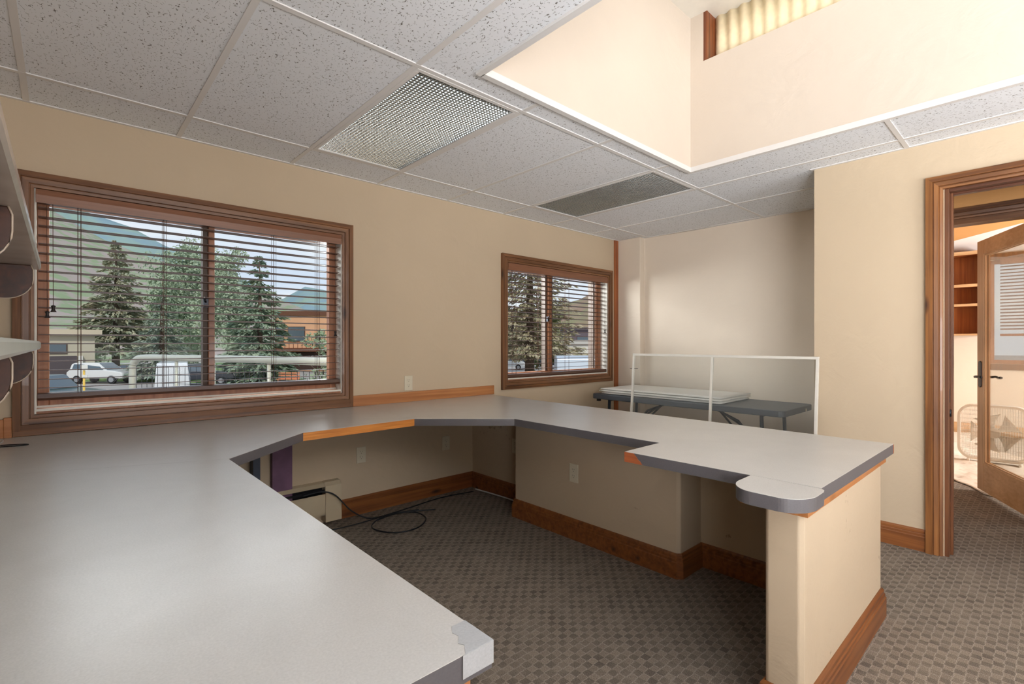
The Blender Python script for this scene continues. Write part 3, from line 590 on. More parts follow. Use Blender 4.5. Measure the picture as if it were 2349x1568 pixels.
t = thing('framed_panel', 'white framed clear panel leaning against the end of the cream wall', 'panel', (3.62, 1.8, 0))
def lean(y, z, h=0): return (3.60+.096*z/1.12+h, y, z)
def bar(name, ya, yb, za, zb, th=.018, m='white'):
    b = MB(); vs = [lean(ya, za), lean(yb, za), lean(yb, zb), lean(ya, zb)]; vs += [(x+th, y, z) for x, y, z in vs]
    b.add(vs, [(0, 1, 2, 3), (7, 6, 5, 4), (0, 4, 5, 1), (1, 5, 6, 2), (2, 6, 7, 3), (3, 7, 4, 0)]); return obj(name, b, m, t, .002 if th > .01 else 0)
bar('top_rail', 1.036, 2.475, 1.112, 1.131); bar('bottom_rail', 1.036, 2.475, 0.004, .024)
for y in (1.036, 1.752, 2.455): bar('post', y, y+.018, .024, 1.112)
b = MB(); 
bar('clear_pane', 1.054, 1.752, .024, 1.112, .004, 'acryl'); bar('clear_pane', 1.772, 2.455, .024, 1.112, .004, 'acryl')
b = MB(); b.tube([lean(2.50, 1.00, .008), lean(2.42, 1.00, .008)], .003, 6); obj('hinge_pin', b, 'steel', t)

# ================================================================== DOORWAY, hall, far room
DP = [(0, 0), (0, .030), (.030, .032), (.032, .022), (.035, .022), (.037, .027), (.056, .025), (.058, .016), (.061, .016), (.063, .019), (.074, .016), (.076, 0)]
d1 = bpy.data.objects.new('door_1', None); C.objects.link(d1); d1['kind'] = 'structure'; d1.location = (XR, 0, 0); WL['door_1'] = (XR, 0, 0)
fnR = lambda u, v, h: (XR-h, u, v)
b = MB(); casing(b, (.493, -.533, 0, 2.178), [(-d_, h) for d_, h in DP], fnR, 'L') if False else None
def casingR(b, prof, X, yl, yr, zt, sides, sgn=-1):
    k = len(prof)
    def row(d_, which, top):
        if which == 'L': return [(X+sgn*h, yl-q, zt-q if top else 0) for q, h in prof]
        return [(X+sgn*h, yr+q, zt-q if top else 0) for q, h in prof]
    for s in sides:
        rows = row(0, 'L', True)+row(0, 'R', True) if s == 'T' else row(0, s, False)+row(0, s, True)
        b.add(rows, [(a, (a+1) % k, k+(a+1) % k, k+a) for a in range(k)]+[tuple(range(k)), tuple(range(k, 2*k))[::-1]])
b = MB(); casingR(b, DP, XR, .493, -.533, 2.178, 'LR'); obj('casing_side', b, 'dtrimZ', d1)
b = MB(); casingR(b, DP, XR, .493, -.533, 2.178, 'T'); obj('casing_head', b, 'dtrimY', d1)
b = MB(); b.box(XR-.002, XR+.142, .392, .412, 0, 2.102); b.box(XR+.05, XR+.085, .380, .393, 0, 2.09); b.box(XR-.002, XR+.142, -.452, -.432, 0, 2.102); obj('jamb', b, wood('door_jamb_dark', (128, 80, 46), (88, 52, 32), 'Z', knots=False), d1, .002)
b = MB(); b.box(XR-.002, XR+.142, -.45, .392, 2.084, 2.102); b.box(XR+.05, XR+.085, -.432, .380, 2.072, 2.085); obj('head_jamb', b, wood('door_head_dark', (112, 66, 40), (78, 44, 28), 'Y', knots=False), d1, .002)
b = MB(); b.box(XR+.02, XR+.03, .3905, .3925, .88, .96); b.tube([(XR+.028, .391, .80), (XR+.028, .391, .84)], .006, 6); obj('strike_plate', b, 'steel', d1)
b = MB(); b.lathe([(.0, .0), (.012, .001), (.018, .0)], (0, 0, 0), 12)

# second wall of the hall, door frame, soffit in shade-painted ochre
X2 = 4.72
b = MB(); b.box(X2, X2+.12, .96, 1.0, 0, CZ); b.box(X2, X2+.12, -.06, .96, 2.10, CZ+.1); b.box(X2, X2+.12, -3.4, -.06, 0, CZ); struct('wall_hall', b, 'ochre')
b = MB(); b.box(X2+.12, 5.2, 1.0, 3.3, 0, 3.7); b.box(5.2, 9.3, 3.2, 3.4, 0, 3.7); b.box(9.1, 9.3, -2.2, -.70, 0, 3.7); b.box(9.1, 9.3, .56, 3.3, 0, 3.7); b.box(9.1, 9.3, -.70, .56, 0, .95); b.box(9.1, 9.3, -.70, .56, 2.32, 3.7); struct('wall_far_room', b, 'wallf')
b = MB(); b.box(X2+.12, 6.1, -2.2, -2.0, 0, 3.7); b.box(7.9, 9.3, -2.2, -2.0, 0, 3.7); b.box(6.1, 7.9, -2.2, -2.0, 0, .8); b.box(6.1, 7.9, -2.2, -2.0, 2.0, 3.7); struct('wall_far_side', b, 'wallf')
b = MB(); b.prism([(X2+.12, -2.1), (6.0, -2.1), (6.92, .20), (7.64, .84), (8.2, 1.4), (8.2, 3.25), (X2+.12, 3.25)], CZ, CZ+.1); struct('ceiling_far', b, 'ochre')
b = MB(); b.box(5.5, 9.3, -2.2, 3.4, 3.6, 3.7); b.box(X2, 5.5, -2.2, 3.4, CZ+.1, 3.7); struct('ceiling_far_high', b, 'whiteceil')
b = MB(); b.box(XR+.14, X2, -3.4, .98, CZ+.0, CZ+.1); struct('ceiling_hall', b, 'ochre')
b = MB(); b.ext([(9.10, 2.42), (9.10, 3.6), (7.3, 3.6)], lambda u, v, w: (u, w, v), -2.0, 3.2); struct('ceiling_far_slope', b, 'whiteceil')
b = MB(); b.box(9.08, 9.1, -2.0, 3.2, 0, .14); struct('baseboard_far', b, 'doorY', .003)
d2 = bpy.data.objects.new('door_2', None); C.objects.link(d2); d2['kind'] = 'structure'; d2.location = (X2, 0, 0); WL['door_2'] = (X2, 0, 0)
b = MB(); casingR(b, DP, X2, 1.005, -.105, 2.178, 'T'); part(obj('casing_head', b, 'trimY', d2), 'dark stained door head in the hall')
b = MB(); casingR(b, DP, X2, .976, -.105, 2.178, 'R'); obj('casing_side', b, 'trimZ', d2)
b = MB(); b.box(X2-.002, X2+.122, -.06, .958, 2.066, 2.102); obj('head_jamb', b, 'trimY', d2); b = MB(); b.box(X2-.002, X2+.122, -.062, -.042, 0, 2.066); b.box(X2-.002, X2+.122, .942, .962, 0, 2.066); obj('jamb', b, 'trimZ', d2)

# glazed door, swung open
hx, hyy = 4.80, .035; ang = math.atan2(.395-hyy, 5.615-hx); dl = math.hypot(.395-hyy, 5.615-hx)
t = thing('glazed_door', 'blond pine door with a full glass pane, standing open', 'door', (hx, hyy, 0)); U = Vector((math.cos(ang), math.sin(ang), 0)); V_ = Vector((-U.y, U.x, 0))
def D(a, d_, z): q = Vector((hx, hyy, z))+U*a+V_*d_; return tuple(q)
def dbox(b, a0, a1, d0, d1_, z0, z1):
    b.ext([(a0, z0), (a1, z0), (a1, z1), (a0, z1)], lambda u, v, w: D(u, w, v), d0, d1_)
st = .115; zb, zt_ = .022, 2.058
for nm, q, mm in (('stile', (dl-st, dl, -.02, .02, zb, zt_), 'doorZ'), ('stile', (0, st, -.02, .02, zb, zt_), 'doorZ'), ('top_rail', (st, dl-st, -.02, .02, zt_-.12, zt_), 'doorX'), ('bottom_rail', (st, dl-st, -.02, .02, zb, zb+.23), 'doorX')):
    b = MB(); dbox(b, *q); obj(nm, b, mm, t, .003)
b = MB(); z0, z1 = zb+.23, zt_-.12
for s in (-1, 1):
    d0, d1_ = (.006, .016) if s > 0 else (-.016, -.006)
    dbox(b, st, st+.012, d0, d1_, z0, z1); dbox(b, dl-st-.012, dl-st, d0, d1_, z0, z1); dbox(b, st+.012, dl-st-.012, d0, d1_, z0, z0+.012); dbox(b, st+.012, dl-st-.012, d0, d1_, z1-.012, z1)
obj('glazing_bead', b, 'doorZ', t)
b = MB(); dbox(b, st-.002, dl-st+.002, -.003, .003, z0-.001, z1+.001); obj('glass_pane', b, 'dpane', t)
b = MB(); b.ext(rrect(dl-.080, dl-.035, .86, 1.075, .02), lambda u, v, w: D(u, w, v), -.026, -.0205); hp = obj('handle_plate', b, 'steel', t)
b = MB(); zc = .945; b.tube([D(dl-.058, -.024, zc), D(dl-.058, -.060, zc), ], .010, 10); b.tube(smooth([D(dl-.058, -.056, zc), D(dl-.10, -.060, zc+.006), D(dl-.14, -.060, zc-.004), D(dl-.175, -.058, zc+.002)]), .0085, 10); b.lathe([(.0, -.012), (.013, -.006), (.013, .006), (0, .012)], D(dl-.182, -.058, zc+.002), 10); obj('lever', b, 'steel', hp)
b = MB(); b.ext(rrect(dl-.080, dl-.035, .86, 1.075, .02), lambda u, v, w: D(u, w, v), .0205, .026); hp = obj('handle_plate', b, 'steel', t)
b = MB(); b.tube([D(dl-.058, .024, zc), D(dl-.058, .060, zc)], .010, 10); b.tube(smooth([D(dl-.058, .056, zc), D(dl-.10, .060, zc+.006), D(dl-.175, .058, zc+.002)]), .0085, 10); obj('lever', b, 'steel', hp)

# box fan
t = thing('box_fan', 'white box fan standing on the drop cloth', 'fan', (6.86, .385, .02)); fx0, fx1, fy0, fy1, fz0, fz1 = 6.84, 6.95, .12, .655, .045, .60
b = MB(); o_ = rrect(fy0, fy1, fz0, fz1, .12, 8); i_ = rrect(fy0+.022, fy1-.022, fz0+.022, fz1-.022, .10, 8); n = len(o_)
vs = [(fx0, y, z) for y, z in o_]+[(fx0, y, z) for y, z in i_]+[(fx1, y, z) for y, z in o_]+[(fx1, y, z) for y, z in i_]
fs = []
for k in range(n):
    q = (k+1) % n; fs += [(k, q, n+q, n+k), (2*n+k, 3*n+k, 3*n+q, 2*n+q), (k, 2*n+k, 2*n+q, q), (n+k, n+q, 3*n+q, 3*n+k)]
b.add(vs, fs); obj('housing', b, 'fanw', t)
for X_ in (fx0+.003, fx1-.003):
    b = MB()
    for k in range(1, 27):
        y = fy0+.02+(fy1-fy0-.04)*k/27; e = 0; dy = min(y-fy0, fy1-y); e = .022+(.10-math.sqrt(max(0, .10**2-(.10-(dy-.022))**2)) if dy < .122 else 0)
        b.tube([(X_, y, fz0+e), (X_, y, fz1-e)], .0013, 4)
    for k in range(1, 12):
        z = fz0+.02+(fz1-fz0-.04)*k/12; dz = min(z-fz0, fz1-z); e = .022+(.10-math.sqrt(max(0, .10**2-(.10-(dz-.022))**2)) if dz < .122 else 0)
        b.tube([(X_, fy0+e, z), (X_, fy1-e, z)], .0013, 4)
    obj('grille', b, 'fanw', t)
b = MB(); b.ext([(.385+.05*math.cos(q), .322+.05*math.sin(q)) for q in [2*PI*i/16 for i in range(16)]], lambda u, v, w: (w, u, v), fx0+.02, fx1-.03); hb = obj('hub', b, 'fanw', t)
for k in range(5):
    a = 2*PI*k/5; b = MB(); vs = []
    for i in range(5):
        for j in range(2):
            rr = .05+.15*i/4; aa = a+(.30+.25*i/4)*(1 if j else -1); vs.append((fx0+.05+(.018 if j else -.012), .385+rr*math.cos(aa), .322+rr*math.sin(aa)))
    b.add(vs, [(2*i, 2*i+1, 2*i+3, 2*i+2) for i in range(4)], True); bl = obj('blade', b, 'fanw', t); s_ = bl.modifiers.new('s', 'SOLIDIFY'); s_.thickness = .003
b = MB(); b.lathe([(.018, 0), (.02, .008), (.014, .02)], (6.89, .45, fz1-.002), 12); obj('knob', b, 'fanw', t)
for y in (.2, .57):
    b = MB(); b.box(fx0-.03, fx1+.03, y-.012, y+.012, .028, .050); obj('foot', b, 'fanw', t, .004)

# drop cloth
b = MB(); nx, ny = 90, 80; vs = []; fs = []
for i in range(nx+1):
    for j in range(ny+1):
        y = -1.7+3.6*j/ny; xe = 5.40+.55*(y-.225)/.40*.9 if y > .0 else 5.40+.30*(y-.225); xe = min(xe, 6.6)+.05*math.sin(y*13)+.03*math.sin(y*31)
        x = xe+(9.0-xe)*i/nx; e = min(i/6, 1)
        z = .006+.030*abs(noise.noise(Vector((x*2.6, y*3.4, .3))))*e+.020*max(0, noise.noise(Vector((x*7, y*5, 2.1))))*e
        if i == 0: z = .0045
        z += .035*math.exp(-((i-5)/2.5)**2)*max(0, math.sin(y*6+.4))*(1 if y > .42 else .0)
        dfan = abs(x-6.9) < .13 and .08 < y < .7
        ddoor = (x-hx)*(-U.y)+(y-hyy)*U.x
        if abs(ddoor) < .07 and x < 5.8: z = min(z, .014)
        if dfan: z = min(z, .024)
        vs.append((x, y, z))
for i in range(nx):
    for j in range(ny): fs.append((i*(ny+1)+j, (i+1)*(ny+1)+j, (i+1)*(ny+1)+j+1, i*(ny+1)+j+1))
b.add(vs, fs, True)
dc = obj('drop_cloth', b, mat('canvas_cloth', (232, 222, 208), .9, ns=14, rgb2=(196, 178, 156), bump=.3, bs=30, pos=(.56, .74))); tag(dc, 'wrinkled off-white drop cloth spread on the far room floor', 'cloth'); s_ = dc.modifiers.new('s', 'SOLIDIFY'); s_.thickness = .003; s_.offset = 1

# bookcase on the far wall
t = thing('bookcase', 'brown built-in bookcase with pale shelf edges on the far wall', 'bookcase', (9.0, 1.4, 1.33)); bx0 = 8.84; by0, by1 = .60, 2.4
bw = wood('bookcase_stain', (186, 112, 56), (150, 82, 40), 'Z', knots=False)
b = MB(); b.box(9.075, 9.098, by0, by1, 1.34, 2.42); obj('back_panel', b, bw, t)
b = MB(); b.box(bx0, 9.075, by0, by0+.02, 1.34, 2.42); obj('side_panel', b, bw, t); b = MB(); b.box(bx0, 9.075, by1-.02, by1, 1.34, 2.42); obj('side_panel', b, bw, t)
for z, h in ((1.325, .022), (1.71, .032), (1.965, .036), (2.39, .045)):
    b = MB(); b.box(bx0, 9.075, by0+.02, by1-.02, z, z+h); s_ = obj('shelf', b, bw, t)
    b = MB(); b.box(bx0-.012, bx0, by0, by1, z-.002, z+h); obj('shelf_edge', b, 'doorY', s_, .002)

# far window with wooden blind
w_ = bpy.data.objects.new('window_4', None); C.objects.link(w_); w_.location = (9.1, -.07, .95); w_['kind'] = 'structure'; WL[w_.name] = (9.1, -.07, .95)
b = MB()
for q in [(-.78, -.70, .87, 2.40), (.56, .60, .87, 2.40), (-.70, .56, .87, .95), (-.70, .56, 2.32, 2.40)]: b.box(9.07, 9.098, *q)
obj('casing', b, 'trimZ', w_, .003)
b = MB()
for q in [(-.70, -.65, .95, 2.32), (.51, .56, .95, 2.32), (-.09, -.05, 1.0, 2.27), (-.65, .51, .95, 1.0), (-.65, .51, 2.27, 2.32)]: b.box(9.16, 9.2, *q)
obj('window_frame', b, 'wfr', w_)
b = MB(); b.box(9.18, 9.184, -.65, .51, 1.0, 2.27); obj('glass_pane', b, 'pane', w_)
t = thing('wooden_blind', 'brown wooden blind half lowered in the far room window', 'blind', (9.1, -.07, 2.3))
b = MB(); z = 2.26
while z > 1.36: b.ext([(9.08, z), (9.12, z+.016), (9.122, z+.012), (9.082, z-.004)], lambda u, v, w: (u, w, v), -.69, .45); z -= .043
obj('slats', b, 'valance', t)
b = MB(); b.box(9.055, 9.125, -.69, .45, 1.315, 1.345); obj('bottom_rail', b, 'valance', t); b = MB(); b.box(9.05, 9.098, -.69, .45, 2.25, 2.32); obj('valance', b, 'valance', t)

# ================================================================== OUTSIDE
GZ = -2.08
asph = mat('pale_asphalt', (176, 168, 160), .9, ns=.25, amt=.18, detail=5)
b = MB(); b.box(-160, 190, 4.5, 260, GZ-.3, GZ); b.box(9.5, 190, -60, 4.5, GZ-.3, GZ); struct('ground', b, asph)
grass = mat('grass', (120, 150, 78), .95, ns=2, rgb2=(96, 124, 62))
b = MB(); b.prism([(-60, 71), (-12, 69), (6, 52), (11, 44), (13.2, 40), (16, 44), (17, 52), (22, 64), (40, 90), (-60, 110)], GZ, GZ+.08); struct('ground_verge', b, grass)
def ridge(name, crest, foot_f, m, seed, amp, sub=10, rows=22):
    pts = []
    for i in range(len(crest)-1):
        for k in range(sub):
            t_ = k/sub; a, c = crest[i], crest[i+1]; pts.append(tuple(a[q]+(c[q]-a[q])*t_ for q in range(3)))
    pts.append(crest[-1]); vs = []; n = len(pts)
    for i, p in enumerate(pts):
        for j in range(rows+1):
            u = j/rows; f_ = 1-(1-foot_f)*u; x, y = p[0]*f_, p[1]*f_; z = GZ-1+(p[2]-GZ+1)*(1-u)**1.15
            w__ = (1-u)*u*4*.6+.25
            dn = noise.noise(Vector((x/amp/6, y/amp/6, seed)))*amp*w__+noise.noise(Vector((x/amp, y/amp, seed+3)))*amp*.22*w__
            vs.append((x, y, z+(dn if j else dn*.35)))
        vs.append((p[0]*1.25, p[1]*1.25, GZ-1))
    k = rows+2; b = MB(); fs = []
    for i in range(n-1):
        for j in range(rows): fs.append((i*k+j, i*k+j+1, (i+1)*k+j+1, (i+1)*k+j))
        fs.append((i*k+rows+1, i*k, (i+1)*k, (i+1)*k+rows+1))
    b.add(vs, fs, True); return struct(name, b, m)
hillm = mat('sagebrush_hill', (140, 154, 116), .95, ns=.16, rgb2=(168, 152, 142), detail=10, stretch=(1, 1, 2), pos=(.44, .56), bump=.6, bs=.5)
ridge('hill_near', [(-90, 470, 140), (-45, 445, 118), (-15.7, 421, 93), (-5.9, 412, 84), (19.6, 389, 64), (37, 372, 54), (58.7, 353, 46), (82, 331, 36), (110, 306, 21), (140, 280, 8)], .25, hillm, 1.3, 9)
ridge('mountain_far', [(-20, 2040, 470), (58.7, 1979, 400), (157, 1890, 356), (235, 1818, 296), (303, 1755, 262), (411, 1657, 196), (489, 1585, 130), (548, 1532, 172), (607, 1478, 158), (744, 1352, 117), (860, 1240, 60)], .45, mat('haze_tinted_mountain', (132, 156, 164), 1, ns=.012, rgb2=(148, 168, 150), detail=6), 4.1, 34)  # atmospheric haze is put into the blue base colour
ridge('hill_mid', [(120, 330, 10), (152, 312, 26), (185, 297, 34), (230, 280, 24), (275, 262, 8)], .6, mat('green_foothill', (158, 176, 132), .95, ns=.04, rgb2=(132, 150, 118)), 6.1, 5)
ridge('hill_side', [(105, 175, 4), (126, 157, 12), (144, 140, 15), (155, 129, 19), (164, 121, 25), (178, 109, 28), (190, 90, 30), (210, 60, 34)], .55, mat('brown_hill', (140, 134, 96), .95, ns=.12, rgb2=(158, 128, 106), detail=6, pos=(.4, .6)), 8.1, 4)

bark = mat('bark', (112, 92, 76), .95, ns=8, amt=.4, bump=.5, bs=14)
def leafmat(n, a, c): 
    m = mat(n, a, .75, ns=1.3, rgb2=c, detail=4); return m
def spruce(label, x, y, h, r, base, m, n=3400, sz=.34, name='spruce_tree', crown0=.08, seed=1, droop=.5):
    q = random.Random(seed); t = thing(name, label, 'tree', (x, y, GZ))
    b = MB(); b.tube([(x, y, GZ), (x+.05, y, GZ+h*.5), (x, y, GZ+h*.97)], [r*.085, r*.055, .02], 9); obj('trunk', b, bark, t)
    b = MB(); vs = []; fs = []; lv = int(h*2.6)
    branches = []
    for l in range(lv):
        u = (l+q.random()*.6)/lv; z = GZ+h*(crown0+(1-crown0)*u); R_ = r*(1-u)**.72*(.78+.3*q.random())+.08
        for k in range(max(5, int(10*(1-u)+4))): branches.append((z, q.random()*2*PI, R_*(.72+.4*q.random()), u))
    for i in range(n):
        z, a, R_, u = branches[int(q.random()**1.0*len(branches))]
        s = q.random()**.5; rr = R_*s; aa = a+q.gauss(0, .16*(1-s)+.05); zz = z-droop*rr*.5+.25*R_*s*s*.3+q.gauss(0, .08)
        px, py = x+rr*math.cos(aa), y+rr*math.sin(aa); w2 = sz*(.5+.6*q.random())*(1-.62*u); d_ = Vector((math.cos(aa), math.sin(aa), -.25+q.gauss(0, .3))); side = Vector((-math.sin(aa), math.cos(aa), q.gauss(0, .5))).normalized()
        P0 = Vector((px, py, zz)); o_ = len(vs); vs += [P0-d_*w2*.7, P0+side*w2*.38, P0+d_*w2, P0-side*w2*.38]; fs.append((o_, o_+1, o_+2, o_+3))
    b.add(vs, fs); obj('foliage', b, m, t)
    return t
def leafy(label, x, y, h, r, m, n=3000, sz=.25, trunkm=None, name='aspen_tree', seed=1, crown0=.25, tw=.12, clumps=16):
    q = random.Random(seed); t = thing(name, label, 'tree', (x, y, GZ))
    b = MB(); b.tube([(x, y, GZ), (x+.15, y, GZ+h*.4), (x-.1, y, GZ+h*.9)], [tw, tw*.75, .03], 8)
    for k in range(7):
        a = q.random()*2*PI; z = GZ+h*(.3+.07*k); b.tube([(x, y, z), (x+r*.6*math.cos(a), y+r*.6*math.sin(a), z+h*.14)], [tw*.4, .015], 5)
    obj('trunk', b, trunkm or bark, t)
    cl_ = [(x+r*.62*q.uniform(-1, 1), y+r*.62*q.uniform(-1, 1), GZ+h*(crown0+.1+(.86-crown0)*q.random()), r*(.32+.3*q.random())) for _ in range(clumps)]
    cl_.append((x, y, GZ+h*.93, r*.28)); vs = []; fs = []
    for i in range(n):
        c = q.choice(cl_); d_ = Vector((q.gauss(0, 1), q.gauss(0, 1), q.gauss(0, 1.1))).normalized()*c[3]*q.random()**.4; P0 = Vector(c[:3])+d_
        a = Vector((q.gauss(0, 1), q.gauss(0, 1), q.gauss(0, 1))).normalized(); e = a.orthogonal().normalized(); w2 = sz*(.5+.6*q.random()); o_ = len(vs); vs += [P0-a*w2, P0+e*w2*.6, P0+a*w2, P0-e*w2*.6]; fs.append((o_, o_+1, o_+2, o_+3))
    b = MB(); b.add(vs, fs); obj('foliage', b, m, t); return t
G = 'trees across the parking lot'
spruce('lone spruce left of the others, standing beyond the beige building corner', 4.25, 66.4, 14.1, 4.5, 0, leafmat('spruce_olive', (158, 168, 138), (184, 172, 144)), 17000, .42, seed=3, crown0=.2)
spruce('dark blue-green spruce, the tallest one in front of the orange building', 12.47, 45.5, 10.9, 3.5, 0, leafmat('spruce_blue', (124, 148, 126), (164, 174, 142)), 16000, .38, seed=5, crown0=.05)
ab = mat('pale_aspen_bark', (206, 200, 184), .8, ns=3, amt=.3)
leafy('broad green aspen with pale branches behind the window mullion', 12, 74, 15.8, 4.7, leafmat('aspen_green', (176, 188, 156), (146, 162, 134)), 14000, .22, ab, seed=8, crown0=.10, clumps=34)
leafy('light green aspen with a white trunk right of the mullion', 12.0, 54.3, 12.1, 2.8, leafmat('aspen_light', (184, 194, 164), (158, 172, 142)), 9000, .18, ab, seed=11, crown0=.18, clumps=24, tw=.15)
spruce('shorter dark spruce behind the aspens at the left', 6.4, 52, 7.4, 3.2, 0, leafmat('spruce_dark', (132, 148, 130), (160, 164, 142)), 8000, .32, seed=15, crown0=.08)
leafy('small sparse green shrub by the balcony end of the larger window', 7.80, 20.0, 3.9, .85, leafmat('shrub_green', (154, 168, 132), (132, 146, 112)), 900, .12, bark, 'shrub', seed=21, crown0=.1, tw=.03, clumps=14)
spruce('huge brown-green conifer with a thick trunk filling the smaller window', 33.8, 34.4, 17.5, 5.8, 0, leafmat('old_conifer', (168, 162, 128), (182, 164, 132)), 16000, .40, seed=31, crown0=.13, droop=.35)
leafy('yellow-green bushy tree beside the white wall seen in the smaller window', 40.0, 37.5, 6.5, 2.3, leafmat('bush_yellow', (146, 148, 88), (112, 120, 76)), 2500, .3, bark, 'tree', seed=33, crown0=.05, clumps=18)
# hillside scrub
shr = [(2, 96, 5, 3.4), (14, 90, 5.5, 3.8), (33, 80, 6, 3.3)]
pos = ['behind the lone spruce', 'behind the aspens', 'behind the roof of the orange building']
sm = leafmat('scrub', (138, 148, 122), (166, 166, 134))
for i, (x, y, h, r_) in enumerate(shr):
    leafy('round scrub bush at the foot of the hill, '+pos[i], x, y, h, r_, sm, 1300, .45, bark, 'scrub_bush', seed=40+i, crown0=.0, clumps=12)['group'] = 'scrub bushes at the hill foot'

# buildings
def building(name, label, x, y, ang, L_, Dp, h, m, roofm, wins, extra=None, over=.3):
    t = thing(name, label, 'building', (x, y, GZ)); c, s = math.cos(ang), math.sin(ang)
    def P(u, v, z): return (x+u*c-v*s, y+u*s+v*c, GZ+z)
    def bb(b, u0, u1, v0, v1, z0, z1): b.ext([(u0, v0), (u1, v0), (u1, v1), (u0, v1)], lambda u, v, w: P(u, v, w), z0, z1)
    b = MB(); bb(b, 0, L_, 0, Dp, 0, h); obj('wall', b, m, t)
    b = MB(); bb(b, -over, L_+over, -over, Dp+over, h, h+.5); obj('roof', b, roofm, t)
    for (u0, u1, z0, z1, kind) in wins:
        b = MB(); bb(b, u0-.08, u1+.08, -.06, .02, z0-.08, z1+.08); f = obj('window', b, 'winfr', t)
        b = MB(); bb(b, u0, u1, -.08, -.055, z0, z1); obj('pane', b, 'wing', f)
    return t, bb
M['winfr'] = mat('dark_window_frame', (88, 66, 54), .6); M['wing'] = mat('window_dark_glass', (92, 104, 112), .15)
ob, bb = building('building', 'orange stucco building with a balcony across the lot', 18.7, 62.0, math.atan2(56.6-61.5, 24-18.7), 14, 8, 6.6, mat('orange_stucco', (236, 180, 140), .9, ns=.6, amt=.08), mat('brown_fascia', (112, 72, 52), .8), [(.1, 1.0, 3.6, 5.2, 0), (1.6, 3.5, 3.6, 5.2, 0), (4.9, 5.4, 3.1, 4.2, 0)])
b = MB(); bb(b, -.3, 9, -1.2, 0, 2.35, 2.75); bb(b, -.3, 9, -1.25, -1.15, 3.35, 3.43)
for k in range(19): bb(b, -.3+k*.5, -.26+k*.5, -1.24, -1.18, 2.75, 3.35)
obj('balcony', b, mat('rust_balcony', (120, 70, 50), .8), ob)
b = MB(); bb(b, .2, 8, -.03, .0, .1, 2.3); obj('porch_shade_panel', b, mat('porch_shade', (70, 52, 46), .9), ob)  # flat dark sheet on the wall, porch shade put into its colour
b = MB(); bb(b, 1.9, 2.1, -1.1, -.9, 0, 2.35); obj('porch_post', b, 'winfr', ob)
bb2, bbx = building('building', 'low beige building with a flat overhanging roof', -7.96, 58.0, -.04, 10.2, 3.2, 4.0, mat('beige_siding', (196, 186, 164), .9, ns=1, amt=.06, stretch=(.1, .1, 10)), mat('tan_fascia', (206, 190, 164), .8), [(6.9, 8.3, 2.45, 3.2, 0), (3.0, 4.5, 2.45, 3.2, 0)], over=.5)
b = MB(); bbx(b, 4.5, 9.0, -.06, .01, 0, 2.2); obj('garage_shade_panel', b, mat('garage_shade', (86, 76, 78), .8), bb2)  # flat panel painted dark for the shade inside the garage
b = MB(); bbx(b, 9.1, 9.4, -.35, .0, 0, 2.2); obj('buttress', b, 'white', bb2)
wb, bbw = building('building', 'long white garage wall behind the silver vehicle', 44.9, 40.2, math.atan2(36.2-39.8, 49.3-45.4), 14, 6, 3.2, mat('white_wall', (232, 226, 216), .8), mat('pale_roof', (206, 200, 192), .8), [])
db, _ = building('building', 'small dark grey building on the slope in the smaller window', 66, 58, -.75, 12, 8, 5.6, mat('dark_siding', (104, 92, 98), .9), mat('dark_roof', (84, 74, 78), .8), [(2, 4, 3, 4.4, 0)])

